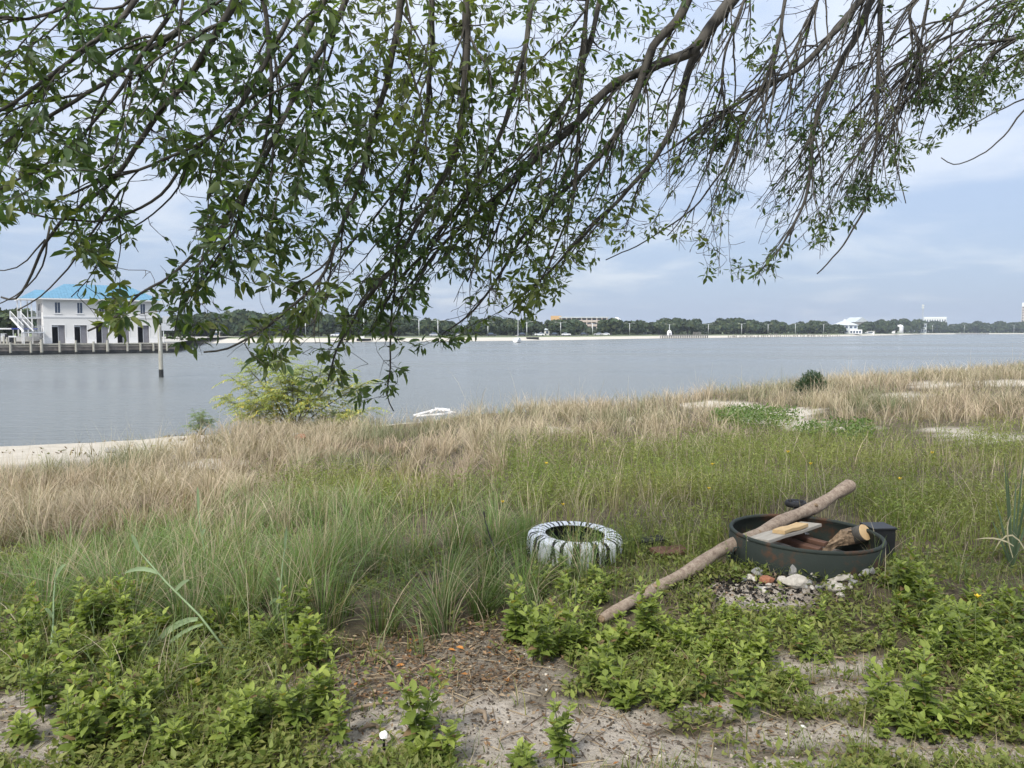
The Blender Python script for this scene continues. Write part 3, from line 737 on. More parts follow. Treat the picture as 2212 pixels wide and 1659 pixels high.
for zz in (.9, .98):
    m = MB(); m.lathe([(.2, hm * zz - 1.2), (1.6, hm * zz - 1.2), (1.6, hm * zz + 1.2), (.2, hm * zz + 1.2)], 10); m.build('antenna', M['white_d'], t)

# ------------------------------------------------------------------ far trees, one thing each
def make_crown(seed, wide, tall):
    """an uneven crown of leaf clumps over several lobes, unit: metres about the crown's foot"""
    rng = np.random.default_rng(seed); P = []; N_ = []; S = []
    nl = rng.integers(11, 16); pool = Pool(); cores = MB()
    for k in range(nl):
        a = rng.uniform(0, 2 * np.pi); rr = wide * .5 * rng.uniform(.15, .74); zz = tall * (.30 + .46 * rng.random() * (1.25 - rr / (wide * .5)))
        c = np.array([rr * math.cos(a), rr * math.sin(a), zz]); r = np.array([wide * .20, wide * .20, tall * .21]) * rng.uniform(.75, 1.25)
        n = 95; d = unit(rng.normal(0, 1, (n, 3))); d[:, 2] = np.where(d[:, 2] < -.5, -d[:, 2], d[:, 2])
        P.append(c + d * r * rng.uniform(.72, 1.12, (n, 1))); N_.append(d); S.append(rng.uniform(.45, .95, n) * wide / 13)
    P = np.concatenate(P); N_ = np.concatenate(N_); S = np.concatenate(S); n = len(P)
    X = unit(np.cross(N_, rng.normal(0, 1, (n, 3)))); Z = unit(N_ + rng.normal(0, .5, (n, 3))); Y = unit(np.cross(Z, X))
    sh = rng.uniform(.65, 1.35, (n, 1)); base = np.array([.038, .060, .034]); warm = np.array([.080, .095, .042])
    mixf = rng.random((n, 1)) ** 2
    col = (base * (1 - mixf) + warm * mixf) * sh
    QV = [(-1, -.6, 0), (.1, -1, .15), (1, -.3, 0), (.7, .8, .2), (-.5, .9, -.1)]
    return stamp(QV, [(0, 1, 2), (0, 2, 3), (0, 3, 4)], P, X, Y, Z, S, col)
CROWN = []
for k in range(9):
    wide = [13, 15, 12, 14, 16, 11, 13, 14, 12][k]; tall = [9, 8.5, 10, 9, 9.5, 9, 8, 10, 8.5][k]
    V, F, C = make_crown(100 + k, wide, tall); CROWN.append((fast_mesh('crown', V, F, C, [M['fartree']]), wide, float(V[:, 2].max())))
def trunk_mesh(seed):
    rng = random.Random(seed); m = MB()
    m.tube([(0, 0, -.5), (.1, 0, 1.2), (.15, .1, 2.4)], [.5, .38, .32], 8)
    for k in range(5):
        a = k * 1.26 + rng.random(); r = rng.uniform(2, 4); m.tube([(.12, .05, 1.9 + .2 * k), (r * .5 * math.cos(a), r * .5 * math.sin(a), 3.6), (r * math.cos(a), r * math.sin(a), 5.4)], [.22, .16, .07], 6)
    return m.mesh('trunk', M['fartrunk'], True)
TRUNK = [trunk_mesh(k) for k in range(4)]
_ex = [-100, 0, 40, 60, 360, 384, 446, 523, 573, 607, 657, 706, 744, 806, 850, 878, 940, 980, 1010, 1040, 1150, 1200, 1238, 1246, 1296, 1305, 1320, 1371, 1400, 1436, 1482, 1500, 1526, 1545, 1579, 1619, 1637, 1661, 1706, 1730, 1742, 1778, 1798, 1815, 1850, 1883, 1931, 1972, 2013, 2044, 2061, 2077, 2141, 2188, 2260]
_ey = [668, 665, 664, 668, 680, 678, 674, 666, 672, 678, 672, 678, 676, 673, 676, 678, 688, 694, 690, 683, 687, 690, 689, 697, 697, 687, 686, 689, 693, 688, 688, 688, 699, 690, 685, 684, 696, 691, 700, 692, 690, 694, 700, 704, 703, 693, 687, 691, 693, 695, 701, 694, 694, 695, 696]
FT = random.Random(3); tree_n = 0; stretches = [(360, 655, 'left of the first double lamp post'), (655, 1000, 'behind the beach between first lamp and sailboat'), (1000, 1215, 'behind the moored sailboat'), (1215, 1450, 'around the tan apartment block'),
    (1450, 1630, 'behind the timber pier'), (1630, 1800, 'behind the broken pier pilings'), (1800, 2000, 'around the grey pyramid-roofed house'), (2000, 2240, 'towards the right end of the far shore')]
counts = {}
def far_tree(px, off, ytop, lab, kmesh=None, wfac=1.0, base=None):
    p = far_pt(px, off) if base is None else base
    D = p.y; ztop = EYE + (716 - ytop) * D / FPX; hgt = max(3.0, ztop - p.z)
    k = FT.randrange(len(CROWN)) if kmesh is None else kmesh; me, wide, zmax = CROWN[k]
    t = thing('shore_tree', lab, 'tree', p, FT.uniform(0, 6.28), 'trees along the far shore')
    c = link('crown', me, t); sz = hgt / zmax; sx = max(.55, min(1.25, sz * FT.uniform(.95, 1.2))) * wfac
    c.scale = (sx, sx, sz)
    tr = link('trunk', TRUNK[k % 4], t); tr.scale = (sx * .9, sx * .9, sz * .95)
    return t
for a, b, where in stretches:
    px = a; n = 0
    while px < b:
        D = float(shore_d(px)); step = (.62 if px < 1900 else .8) * 11.5 / D * FPX
        for row, (o0, o1) in enumerate(((50, 62), (78, 100))):
            q = px + FT.uniform(-.35, .35) * step + (step * .5 if row else 0)
            yt = float(np.interp(q, _ex, _ey)) + (FT.uniform(-1, 9) if not row else FT.uniform(-3, 4))
            if 1240 < q < 1300 and (row == 1 or FT.random() < .45): continue
            if 1150 < q < 1190 and row == 0 and FT.random() < .5: continue
            if 1795 < q < 1862 and row == 0: continue
            if 1980 < q < 2003 and row == 0: continue
            if (1922 < q < 1952) and row == 0: continue
            n += 1
            far_tree(q, FT.uniform(o0, o1), yt, '%s dark green oak from the left %s' % (ORD[n - 1], where), wfac=1.0 if px < 1900 else 1.25)
        px += step
for i, (px, ex, yt) in enumerate([(-30, 30, 662), (2, 38, 664), (22, 30, 668), (40, 42, 663), (62, 55, 672), (362, 70, 682), (378, 90, 680), (400, 80, 680)]):
    far_tree(px, 0, yt, ['big dark oak beyond the left edge of the quay', 'big dark oak behind the boats at the left edge', 'dark oak behind the blue boat canopy', 'tall dark oak left of the boathouse stairs', 'dark oak hidden behind the boathouse porch',
        'dark oak just right of the boathouse', 'dark oak behind the quay corner sign boards', 'dark oak at the left end of the far beach'][i], base=quay_pt(px, ex, 1.6))
# low scrub that closes the view under the oaks
pool = Pool(); rng = np.random.default_rng(21)
pxs = rng.uniform(360, 2240, 5200); offs = rng.uniform(62, 110, 5200)
B = np.array([far_pt(a, b) for a, b in zip(pxs, offs)]); n = len(B); B[:, 2] += rng.uniform(.2, 3.4, n)
X, Y, Z = frames(rng.normal(0, 1, (n, 3)), rng, tilt=1.0)
pool.put(stamp([(-1, -.6, 0), (.1, -1, .15), (1, -.3, 0), (.7, .8, .2), (-.5, .9, -.1)], [(0, 1, 2), (0, 2, 3), (0, 3, 4)], B, X, Y, Z, rng.uniform(.8, 1.7, n), np.array([.06, .075, .045]) * rng.uniform(.6, 1.4, (n, 1))))
tag(link('undergrowth', pool.mesh('undergrowth', M['fartree'])), 'dark low scrub under the far shore oaks', 'undergrowth', kind='stuff')

# ------------------------------------------------------------------ lamp posts, cars, pier, sailboat
def lamp_mesh(h):
    m = MB(); m.tube([(0, 0, 0), (0, 0, h)], [.16, .10], 8)
    a = MB()
    for s in (-1, 1): a.tube([(0, 0, h - .6), (s * .9, 0, h + .05), (s * 1.5, 0, h + .12)], [.07, .05, .05], 6)
    l = MB()
    for s in (-1, 1): l.box((s * 1.9 - .38, -.16, h + .08), (s * 1.9 + .38, .16, h + .22))
    return m.mesh('pole', M['pole'], True), a.mesh('arms', M['pole'], True), l.mesh('lamp_heads', M['white_d'])
lm = lamp_mesh(9.0)
LP = [(660, 689), (786, 672), (905, 690), (946, 692), (1054, 696), (1138, 695), (1211, 696), (1280, 698), (1360, 698), (1446, 700), (1530, 700), (1602, 699), (1659, 700), (1718, 699), (1779, 700), (1832, 702), (1882, 700), (1940, 702), (1991, 703), (2014, 702), (2060, 703), (2083, 702), (2138, 703), (2190, 702)]
for i, (px, yt) in enumerate(LP):
    p = far_pt(px, 31.0 if i % 2 else 47.0); hh = EYE + (716 - yt) * p.y / FPX - p.z
    t = thing('lamp_post', '%s double-armed lamp post from the left along the far beach road' % ORD[i], 'lamp post', p, FT.uniform(-.3, .3), 'lamp posts along the far beach road')
    for nm, me in zip(('pole', 'arms', 'lamp_heads'), lm):
        o = link(nm, me, t); o.scale = (1.25, 1.25, hh / 9.1)
def car_meshes(mat):
    b = MB(); prof = [(-2.2, .35), (2.2, .35), (2.2, .75), (1.9, .95), (1.1, 1.0), (-2.0, 1.0), (-2.2, .85)]
    vs = [(x, s, z) for s in (-.9, .9) for x, z in prof]; n = len(prof)
    b.add(vs, [tuple(range(n)), tuple(range(2 * n - 1, n - 1, -1))] + [(i, i + n, (i + 1) % n + n, (i + 1) % n) for i in range(n)])
    g = MB(); pr = [(-1.7, 1.0), (1.0, 1.0), (.35, 1.45), (-1.2, 1.48)]; vs = [(x, s * (1 if z < 1.2 else .82), z) for s in (-.82, .82) for x, z in pr]
    g.add(vs, [(0, 1, 2, 3), (7, 6, 5, 4)] + [(i, i + 4, (i + 1) % 4 + 4, (i + 1) % 4) for i in range(4)])
    r = MB(); r.box((-1.18, -.66, 1.47), (.34, .66, 1.52))
    w = MB(); w.tube([(0, -.1, 0), (0, .1, 0)], .33, 12)
    return b.mesh('body', mat), g.mesh('windows', M['glassdark']), r.mesh('roof', mat), w.mesh('wheel', M['rubber'])
CARM = {k: car_meshes(M[k]) for k in ('carwhite', 'cardark', 'carsilver')}
for px, k, lab in [(1166, 'carwhite', 'white car on the far road left of the apartment block'), (1223, 'carwhite', 'white car on the far road below the apartment block stair tower'), (939, 'carsilver', 'silver car on the far road left of the sailboat'),
        (986, 'carsilver', 'silver car on the far road, nearer the sailboat'), (1126, 'cardark', 'dark car on the far road beside the sailboat mast'), (1196, 'cardark', 'dark car on the far road between two white cars'), (1308, 'carwhite', 'white car on the far road right of the apartment block'),
        (1292, 'carsilver', 'silver car parked on the far road under the apartment block'), (1262, 'cardark', 'dark car on the far road below the apartment balconies'), (1062, 'cardark', 'dark car on the far road behind hanging leaves'), (726, 'carwhite', 'white car on the far road near the first lamp posts')]:
    p = far_pt(px, 38.5, .08); b, g, r, w = CARM[k]
    t = thing('car', lab, 'car', p, math.atan2(-p.x, p.y) + (0 if FT.random() < .5 else math.pi), 'cars on the far beach road')
    link('body', b, t); link('windows', g, t); link('roof', r, t)
    for x in (-1.4, 1.4):
        for s in (-.8, .8): link('wheel', w, t, (x, s, .33))
# timber pier with its bent piles
pr = thing('timber_pier', 'long low timber pier on dark piles reaching along the far beach', 'pier', far_pt(1477, -4, 0))
inv = pr.location
def rel(px, off, z): v = far_pt(px, off); v.z = z; return v - inv
for i in range(27):
    px = 1427 + i * 3.9; m = MB(); q = rel(px, -5, 0); m.bar(q + Vector((0, 0, -1)), q + Vector((0, 0, 1.35)), .42, .42); m.build('piling', M['timber'], pr)
for i in range(13):
    m = MB(); a, b = rel(1427 + i * 7.8, -5, 1.5), rel(1427 + (i + 1) * 7.8 - .3, -5, 1.5); m.bar(a, b, 1.8, .3); m.build('deck', M['timber'], pr)
m = MB()
for i in range(6):
    a = rel(1498 + i * 3.2, -4.5, 1.65); m.bar(a, a + Vector((0, 0, 1.6)), .22, .22)
m.bar(rel(1498, -4.5, 3.1), rel(1514, -4.5, 3.1), .3, .3); m.bar(rel(1498, -4.5, 2.4), rel(1514, -4.5, 2.4), .25, .25); m.build('railing', M['timber'], pr)
rp = thing('ruined_pier', 'scattered stumps of a ruined pier along the far waterline', 'pier ruin', far_pt(1690, -8, 0))
inv2 = rp.location
for i in range(52):
    px = 1574 + i * 4.7 + FT.uniform(-1.6, 1.6); q = far_pt(px, -8 + FT.uniform(-5, 3)); q.z = 0; q = q - inv2; h = FT.uniform(.7, 2.3)
    m = MB(); m.tube([q + Vector((0, 0, -1)), q + Vector((FT.uniform(-.2, .2), 0, h))], [.28, .25], 7); m.build('piling', M['timber'], rp)
for i in range(7):
    a, b = far_pt(1580 + i * 33, -8), far_pt(1580 + i * 33 + FT.uniform(8, 17), -8); a.z = b.z = FT.uniform(.5, 1.0); m = MB(); m.bar(a - inv2, b - inv2, .3, .25); m.build('beam', M['timber'], rp)
jt = thing('rock_jetty', 'low dark rock jetty at the right end of the far shore', 'jetty', far_pt(2098, -10, 0)); j0 = jt.location
for i in range(34):
    q = far_pt(2064 + i * 2.1, -10 + FT.uniform(-3, 3)); q.z = 0; q = q - j0; m = MB(); r = FT.uniform(1.0, 2.0)
    m.lathe([(.01, -.8), (r, -.5), (r * .9, r * .5), (r * .4, r * .9), (.01, r * .95)], 7); o = m.build('boulder', M['brownwall'], jt); o.location = q; o.rotation_euler = (FT.uniform(-.3, .3), FT.uniform(-.3, .3), FT.uniform(0, 6))
sb = thing('sailboat', 'small white sailboat with bare mast moored off the far beach', 'sailboat', at_z(1118, 740, 0), R(75))
L = 6.0; h = MB(); secs = [(-3, .85, .15), (-1, 1.15, -.2), (1, 1.05, -.2), (2.4, .5, .0), (3.1, .04, .4)]; vs = []
for x, w, kz in secs: vs += [(x, -w, 1.0), (x, -w * .75, .2), (x, 0, kz - .15), (x, w * .75, .2), (x, w, 1.0)]
h.add(vs, [(i * 5 + j, i * 5 + j + 1, (i + 1) * 5 + j + 1, (i + 1) * 5 + j) for i in range(4) for j in range(4)] + [(4, 3, 2, 1, 0)] + [(i * 5, (i + 1) * 5, (i + 1) * 5 + 4, i * 5 + 4) for i in range(4)]); h.build('hull', M['hullwhite'], sb)
h = MB(); h.box((-1.2, -.6, 1.0), (1.2, .6, 1.5)); h.build('cabin', M['white'], sb)
h = MB(); h.box((-.9, -.62, 1.15), (.9, -.605, 1.35)); h.box((-.9, .605, 1.15), (.9, .62, 1.35)); h.build('cabin_window', M['glassdark'], sb)
h = MB(); h.tube([(.6, 0, 1.4), (.6, 0, 9.2)], [.10, .08], 8); h.build('mast', M['pole'], sb)
h = MB(); h.tube([(.6, 0, 2.3), (-2.6, 0, 2.2)], .10, 8); h.build('boom', M['beige'], sb)
ob = thing('drain_outfall', 'dark concrete drain outfall on the far white beach', 'drain', far_pt(1151, 6), .1)
h = MB(); h.box((-2.4, -1, -.5), (2.4, 3, .8)); h.build('headwall', M['black'], ob); h = MB(); h.box((-2.6, -1.2, .8), (2.6, 3.1, .95)); h.build('cap', M['timber'], ob)
ob = thing('beached_skiff', 'dark skiff with a white top lying on the far beach', 'skiff', far_pt(785, 2), .15)
h = MB(); secs = [(-2.4, .8), (0, .95), (1.8, .6), (2.7, .05)]; vs = []
for x, w in secs: vs += [(x, -w, .9), (x, -w * .6, .1), (x, w * .6, .1), (x, w, .9)]
h.add(vs, [(i * 4 + j, i * 4 + j + 1, (i + 1) * 4 + j + 1, (i + 1) * 4 + j) for i in range(3) for j in range(3)] + [(3, 2, 1, 0)]); h.build('hull', M['black'], ob)
h = MB(); h.box((-1.5, -.5, .6), (.3, .5, 1.7)); h.build('console', M['white'], ob)
ob = thing('white_kiosk', 'small white domed kiosk on the far beach by the pier', 'kiosk', far_pt(1480 - 34, 20)); 
h = MB(); h.lathe([(1.3, -.4), (1.3, 2.2), (1.0, 2.9), (.4, 3.3), (.01, 3.4)], 14); h.build('shell', M['white'], ob, True); h = MB(); h.box((-.4, -1.38, 0), (.4, -1.28, 1.9)); h.build('door', M['greydoor'], ob)
# ------------------------------------------------------------------ grass and low weeds (nobody could count them)
def vis_points(n, y0, y1, rng, power=1.0, side=.74):
    """ground points spread over the wedge in front of the viewer, density falling with distance"""
    u = rng.random(n); 
    if power == 1.0: Y = y0 * (y1 / y0) ** u                     # equal numbers for each doubling of distance
    else: Y = (y0 ** (2 - power) + u * (y1 ** (2 - power) - y0 ** (2 - power))) ** (1 / (2 - power))
    X = rng.uniform(-side, side, n) * Y + rng.uniform(-.8, .8, n)
    Z = H(X, Y); P = np.stack([X, Y, Z], 1); px, py = proj(P)
    return P, px, py, inland(X, Y)
rg = np.random.default_rng(31)
GREEN = np.array([.150, .205, .046]); GREEN2 = np.array([.130, .205, .052]); BLUEG = np.array([.140, .182, .088]); OLIVE = np.array([.225, .228, .072])
TAN = np.array([.41, .335, .235]); STRAW = np.array([.54, .465, .34]); PINK = np.array([.39, .29, .22]); BROWN = np.array([.20, .145, .085])
def mixc(a, b, f): return a[None] * (1 - f[:, None]) + b[None] * f[:, None]
# zone weights in picture terms
TALL = [(1200, 1235, 130, 40), (640, 1230, 480, 120), (880, 1290, 300, 110), (1050, 1230, 160, 110), (420, 1300, 300, 90), (180, 1290, 220, 80), (760, 1110, 330, 50)]
FINE = [(1400, 1080, 330, 95), (1750, 1010, 460, 80), (2050, 1080, 260, 130), (1250, 1000, 200, 50), (820, 1080, 260, 40), (2110, 1000, 160, 60), (1500, 1180, 320, 70)]
DRYZ = [(300, 1090, 420, 110), (700, 1010, 520, 90), (1180, 940, 330, 75), (1500, 850, 260, 40), (1850, 800, 500, 60), (1450, 960, 170, 45), (100, 1180, 260, 70), (1900, 890, 420, 28), (620, 930, 200, 40), (1010, 900, 220, 40)]
BRIGHT = [(1630, 914, 95, 20), (1790, 944, 90, 10), (1850, 945, 40, 14), (850, 1060, 120, 18)]
YELLOWG = [(2030, 848, 130, 6), (1960, 862, 90, 6), (2150, 905, 60, 10), (2190, 915, 40, 12), (830, 1050, 130, 22)]
keepout = [(1738, 1170, 178, 58), (1240, 1158, 100, 36)]       # fire ring and tyre
def sandy_keep(px, py, rng): return rng.random(len(px)) > ell(px, py, SANDY, 3.4) * .86
def off_things(P): return (np.hypot(P[:, 0] - .445, P[:, 1] - 5.46) > .37) & (np.hypot(P[:, 0] - 1.95, P[:, 1] - 5.13) > .53)
# dry tan grass
pool = Pool()
P, px, py, s = vis_points(235000, 6.2, 66, rg, 1.0)
cl = vnoise(P[:, 0] * .55, P[:, 1] * .55, 41, 3); cl2 = vnoise(P[:, 0] * 2.2, P[:, 1] * 2.2, 42, 2)
beach = np.interp(px, [0, 380, 470, 560, 800, 850, 1080, 1160], [11.2, 10.4, 7.0, 2.0, 2.4, 7.2, 6.8, 2.2]) + 4.0 * (vnoise(P[:, 0] * .45, P[:, 1] * .45, 45) - .5)
w = np.maximum(ell(px, py, DRYZ), .10) * (1 - .75 * ell(px, py, TALL + FINE) * (py > 960)) * (1 - .8 * ell(px, py, BRIGHT))
ok = (s > beach) & off_things(P) & (rg.random(len(P)) < w * sstep(cl * .6 + cl2 * .5, .30, .62)) & sandy_keep(px, py, rg)
P, px, py, cl, cl2, s = P[ok], px[ok], py[ok], cl[ok], cl2[ok], s[ok]; n = len(P)
Y = P[:, 1]
tus = vnoise(P[:, 0] * 1.1, P[:, 1] * 1.1, 44, 2)
h = rg.uniform(.18, .60, n) * (.45 + 1.0 * tus) * np.where(rg.random(n) < .05, 1.4, 1) * (1 - .35 * ell(px, py, SANDY)) * (.80 + .40 * sstep(Y, 9, 24))
f = np.clip(cl * 1.2 - .1 + rg.normal(0, .22, n), 0, 1)
col = mixc(TAN, STRAW, f); pk = vnoise(P[:, 0] * .3, P[:, 1] * .3, 47); col = col * (1 - .5 * sstep(pk, .5, .75)[:, None]) + PINK * (.5 * sstep(pk, .5, .75)[:, None])
gr = np.clip(sstep(vnoise(P[:, 0] * .45, P[:, 1] * .45, 48), .56, .74) * .75 + (rg.random(n) < .14) * .5, 0, 1)
col = col * (1 - gr[:, None]) + BLUEG * gr[:, None]
col *= rg.uniform(.72, 1.22, (n, 1))
P, az, lean, tv = tussock(P, .42, rg, 301, .55, 1.5); col *= (.72 + .5 * tv)[:, None]; h *= .75 + .5 * tv
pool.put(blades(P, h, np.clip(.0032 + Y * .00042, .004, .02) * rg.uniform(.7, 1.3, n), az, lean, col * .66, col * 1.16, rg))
# thin seed stalks standing above the sward
k = rg.random(n) < .035; Pk = P[k]; nk = len(Pk)
pool.put(blades(Pk, h[k] * 1.6 + .12, np.clip(.002 + Pk[:, 1] * .00022, .003, .009), az[k], lean[k] * .5, col[k] * 1.0, np.tile(STRAW * 1.15, (nk, 1)), rg))
tag(link('dry_grass', pool.mesh('dry_grass', M['dry'])), 'tan dry dune grass covering the slope down to the beach', 'grass', kind='stuff')
# low matted blades between the tussocks and yellow-green runners on the sand
pool = Pool()
P, px, py, s = vis_points(60000, 5.2, 60, rg, 1.0)
w = np.maximum.reduce([ell(px, py, BRIGHT), ell(px, py, YELLOWG), ell(px, py, FINE) * .6, np.full(len(px), .16)])
ok = (s > np.where(px < 480, 11.0, 4)) & off_things(P) & (rg.random(len(P)) < w) & (rg.random(len(P)) > .8 * ell(px, py, SANDY)) & (ell(px, py, BARE) * (P[:, 1] < 8) < .5)
P, px, py = P[ok], px[ok], py[ok]; n = len(P); yg = ell(px, py, YELLOWG); br = ell(px, py, BRIGHT)
col = mixc(GREEN * 1.05, OLIVE * 1.3, np.clip(yg + rg.random(n) * .6, 0, 1)) * rg.uniform(.7, 1.3, (n, 1))
h = rg.uniform(.08, .24, n) * (1 + .9 * br) * (1 - .4 * yg)
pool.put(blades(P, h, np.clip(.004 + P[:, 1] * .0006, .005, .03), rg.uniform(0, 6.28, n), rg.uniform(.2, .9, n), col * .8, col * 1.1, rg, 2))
tag(link('green_undergrass', pool.mesh('green_undergrass', M['veg'])), 'short green grass between the tan tussocks', 'grass', kind='stuff')
# wrack, shell bits and dry scraps along the beach
pool = Pool(); P, px, py, s = vis_points(9000, 12, 40, rg, 1.0); ok = (s > .2) & (s < 11) & (rg.random(len(P)) < .5 * sstep(vnoise(P[:, 0] * .5, P[:, 1] * .5, 49, 3), .42, .7)); P = P[ok]; n = len(P); P[:, 2] += .01
X, Yv, Z = frames(rg.normal(0, 1, (n, 3)), rg, tilt=.4); cc = np.array([[.16, .12, .08], [.30, .24, .16], [.05, .045, .04], [.20, .22, .09]])[rg.choice(4, n, p=[.4, .3, .1, .2])] * rg.uniform(.7, 1.3, (n, 1))
pool.put(stamp([(-.5, -.4, 0), (.5, -.5, 0), (.4, .5, 0), (-.5, .4, 0), (0, 0, .4)], [(0, 1, 4), (1, 2, 4), (2, 3, 4), (3, 0, 4)], P, X, Yv, Z, np.stack([rg.uniform(.03, .14, n), rg.uniform(.02, .06, n), rg.uniform(.02, .06, n)], 1), cc))
P, px, py, s = vis_points(26000, 14, 30, rg, 1.0); ok = (s > .8) & (rg.random(len(P)) < ell(px, py, [(440, 952, 75, 9), (330, 978, 60, 5), (520, 962, 50, 8), (180, 985, 35, 4), (250, 1000, 60, 6)], 1.5)); P = P[ok]; n = len(P); P, az, lean, tv = tussock(P, .3, rg, 331, .5, 1.4)
cc = mixc(BROWN * 1.3, OLIVE, rg.random(n)) * rg.uniform(.7, 1.2, (n, 1)); pool.put(blades(P, rg.uniform(.06, .28, n) * (.5 + tv), rg.uniform(.008, .016, n), az, lean, cc * .7, cc * 1.1, rg, 2))
tag(link('beach_wrack', pool.mesh('beach_wrack', M['dry'])), 'dry wrack and low tufts scattered along the near beach', 'debris', kind='stuff')
# tall green grass in front of the tyre
pool = Pool()
P, px, py, s = vis_points(80000, 3.2, 8.5, rg, 1.0, .72)
cl = vnoise(P[:, 0] * 1.3, P[:, 1] * 1.3, 51, 3)
ok = off_things(P) & (rg.random(len(P)) < ell(px, py, TALL) * sstep(cl, .22, .55)) & (rg.random(len(P)) > ell(px, py, BARE) * 1.1) & (ell(px, py, keepout) < .25) & ~((px > 1330) & (py > 1170))
P, px, py, cl = P[ok], px[ok], py[ok], cl[ok]; n = len(P)
h = rg.uniform(.14, .56, n) * (.55 + .8 * cl) * (.75 + .40 * ell(px, py, [(900, 1290, 280, 130)]))
f = np.clip(rg.normal(.4, .3, n), 0, 1); col = mixc(GREEN2 * 1.05, BLUEG * 1.2, f); dr = rg.random(n) < .24; col[dr] = TAN * rg.uniform(.7, 1.1, (dr.sum(), 1)); col *= rg.uniform(.7, 1.3, (n, 1))
P, az, lean, tv = tussock(P, .27, rg, 311, .5, 1.5); h *= .65 + .6 * tv; col *= (.75 + .5 * tv)[:, None]
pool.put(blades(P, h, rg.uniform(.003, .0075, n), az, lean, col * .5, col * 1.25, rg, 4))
k = rg.random(n) < .05; pool.put(blades(P[k], h[k] * 1.35 + .05, rg.uniform(.003, .0045, k.sum()), az[k], lean[k] * .6, np.tile(STRAW * .55, (k.sum(), 1)), np.tile(STRAW * .95, (k.sum(), 1)), rg, 3))
# thinner grass running on through the left-hand weeds
Q, qx, qy, s = vis_points(9000, 2.8, 5.2, rg, 1.0, .72); k = rg.random(len(Q)) < ell(qx, qy, [(250, 1450, 330, 100), (520, 1420, 200, 80), (1250, 1300, 170, 60), (2050, 1260, 220, 70)]) * .55; Q = Q[k]; nq = len(Q); Q, az, lean, tv = tussock(Q, .24, rg, 341, .45, 1.6)
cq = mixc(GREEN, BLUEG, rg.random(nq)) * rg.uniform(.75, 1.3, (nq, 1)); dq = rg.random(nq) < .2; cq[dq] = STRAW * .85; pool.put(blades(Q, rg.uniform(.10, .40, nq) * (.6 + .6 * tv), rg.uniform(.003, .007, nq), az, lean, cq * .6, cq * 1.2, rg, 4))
# a fringe of grass close round the tyre
a_ = rg.uniform(2.2, 6.0, 900); r_ = rg.uniform(.36, .56, 900); Q = np.stack([.445 + r_ * np.cos(a_), 5.46 + r_ * np.sin(a_), 0 * a_], 1); Q[:, 2] = H(Q[:, 0], Q[:, 1]); cq = mixc(GREEN, BLUEG, rg.random(900)) * rg.uniform(.7, 1.3, (900, 1))
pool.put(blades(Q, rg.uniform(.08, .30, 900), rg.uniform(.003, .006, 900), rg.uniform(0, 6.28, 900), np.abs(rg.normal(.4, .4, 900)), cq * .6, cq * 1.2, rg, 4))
tag(link('green_grass', pool.mesh('green_grass', M['veg'])), 'tall green grass between the bare sand and the striped tyre', 'grass', kind='stuff')
# fine-leaved green weeds behind and around the fire ring
pool = Pool()
P, px, py, s = vis_points(42000, 4.8, 15, rg, 1.0)
cl = vnoise(P[:, 0] * .9, P[:, 1] * .9, 55, 3)
ok = off_things(P) & (rg.random(len(P)) < ell(px, py, FINE) * sstep(cl, .25, .6)) & (ell(px, py, keepout) < .2) & (rg.random(len(P)) > ell(px, py, BARE))
P, cl = P[ok], cl[ok]; n = len(P); hh = rg.uniform(.12, .42, n) * (.6 + .7 * cl); az0 = rg.uniform(0, 6.28, n); lean0 = np.abs(rg.normal(.2, .2, n))
col0 = mixc(GREEN * .95, OLIVE, np.clip(vnoise(P[:, 0] * .7, P[:, 1] * .7, 57) * 1.3 - .25 + rg.normal(0, .15, n), 0, 1)) * rg.uniform(.75, 1.25, (n, 1))
pool.put(blades(P, hh, np.full(n, .004), az0, lean0, col0 * .7, col0, rg, 2))
for j in range(6):
    t = rg.uniform(.3, 1.0, n); d = np.stack([np.cos(az0), np.sin(az0), 0 * az0], 1)
    Q = P + d * (lean0 * hh * t ** 1.8)[:, None]; Q[:, 2] += hh * (t - .3 * np.minimum(lean0, 1.6) * t ** 2.2)
    dr = rg.normal(0, 1, (n, 3)); dr[:, 2] = np.abs(dr[:, 2]) * .7
    X, Yv, Z = frames(dr, rg, tilt=.5)
    pool.put(stamp([(0, 0, 0), (.45, .5, .04), (.45, -.5, .04), (1, 0, -.06)], [(0, 2, 1), (1, 2, 3)], Q, X, Yv, Z, np.stack([rg.uniform(.02, .055, n), rg.uniform(.006, .014, n), rg.uniform(.02, .04, n)], 1), col0 * rg.uniform(.8, 1.25, (n, 1))))
# straw stalks standing among the green, and a lush patch on the dune path
P, px, py, s = vis_points(16000, 5.0, 16, rg, 1.0); cl = vnoise(P[:, 0] * 1.1, P[:, 1] * 1.1, 58, 3)
ok = (rg.random(len(P)) < ell(px, py, FINE) * (.25 + .75 * sstep(cl, .45, .7))) & off_things(P); P = P[ok]; n = len(P); c_ = mixc(TAN, STRAW, rg.random(n)) * rg.uniform(.7, 1.15, (n, 1))
P, az, lean, tv = tussock(P, .35, rg, 321, .4, 1.2); pool.put(blades(P, rg.uniform(.15, .50, n), rg.uniform(.003, .006, n), az, lean, c_ * .6, c_ * 1.1, rg, 3))
P, px, py, s = vis_points(90000, 12, 24, rg, 1.0); ok = rg.random(len(P)) < ell(px, py, BRIGHT[:3], .8); P = P[ok]; n = len(P); P[:, 2] += rg.uniform(0, .38, n) * (.4 + .6 * vnoise(P[:, 0] * 1.5, P[:, 1] * 1.5, 59))
X, Yv, Z = frames(np.stack([rg.normal(0, 1, n), rg.normal(0, 1, n), rg.uniform(0, 1.2, n)], 1), rg, tilt=.5); sz = rg.uniform(.05, .11, n)
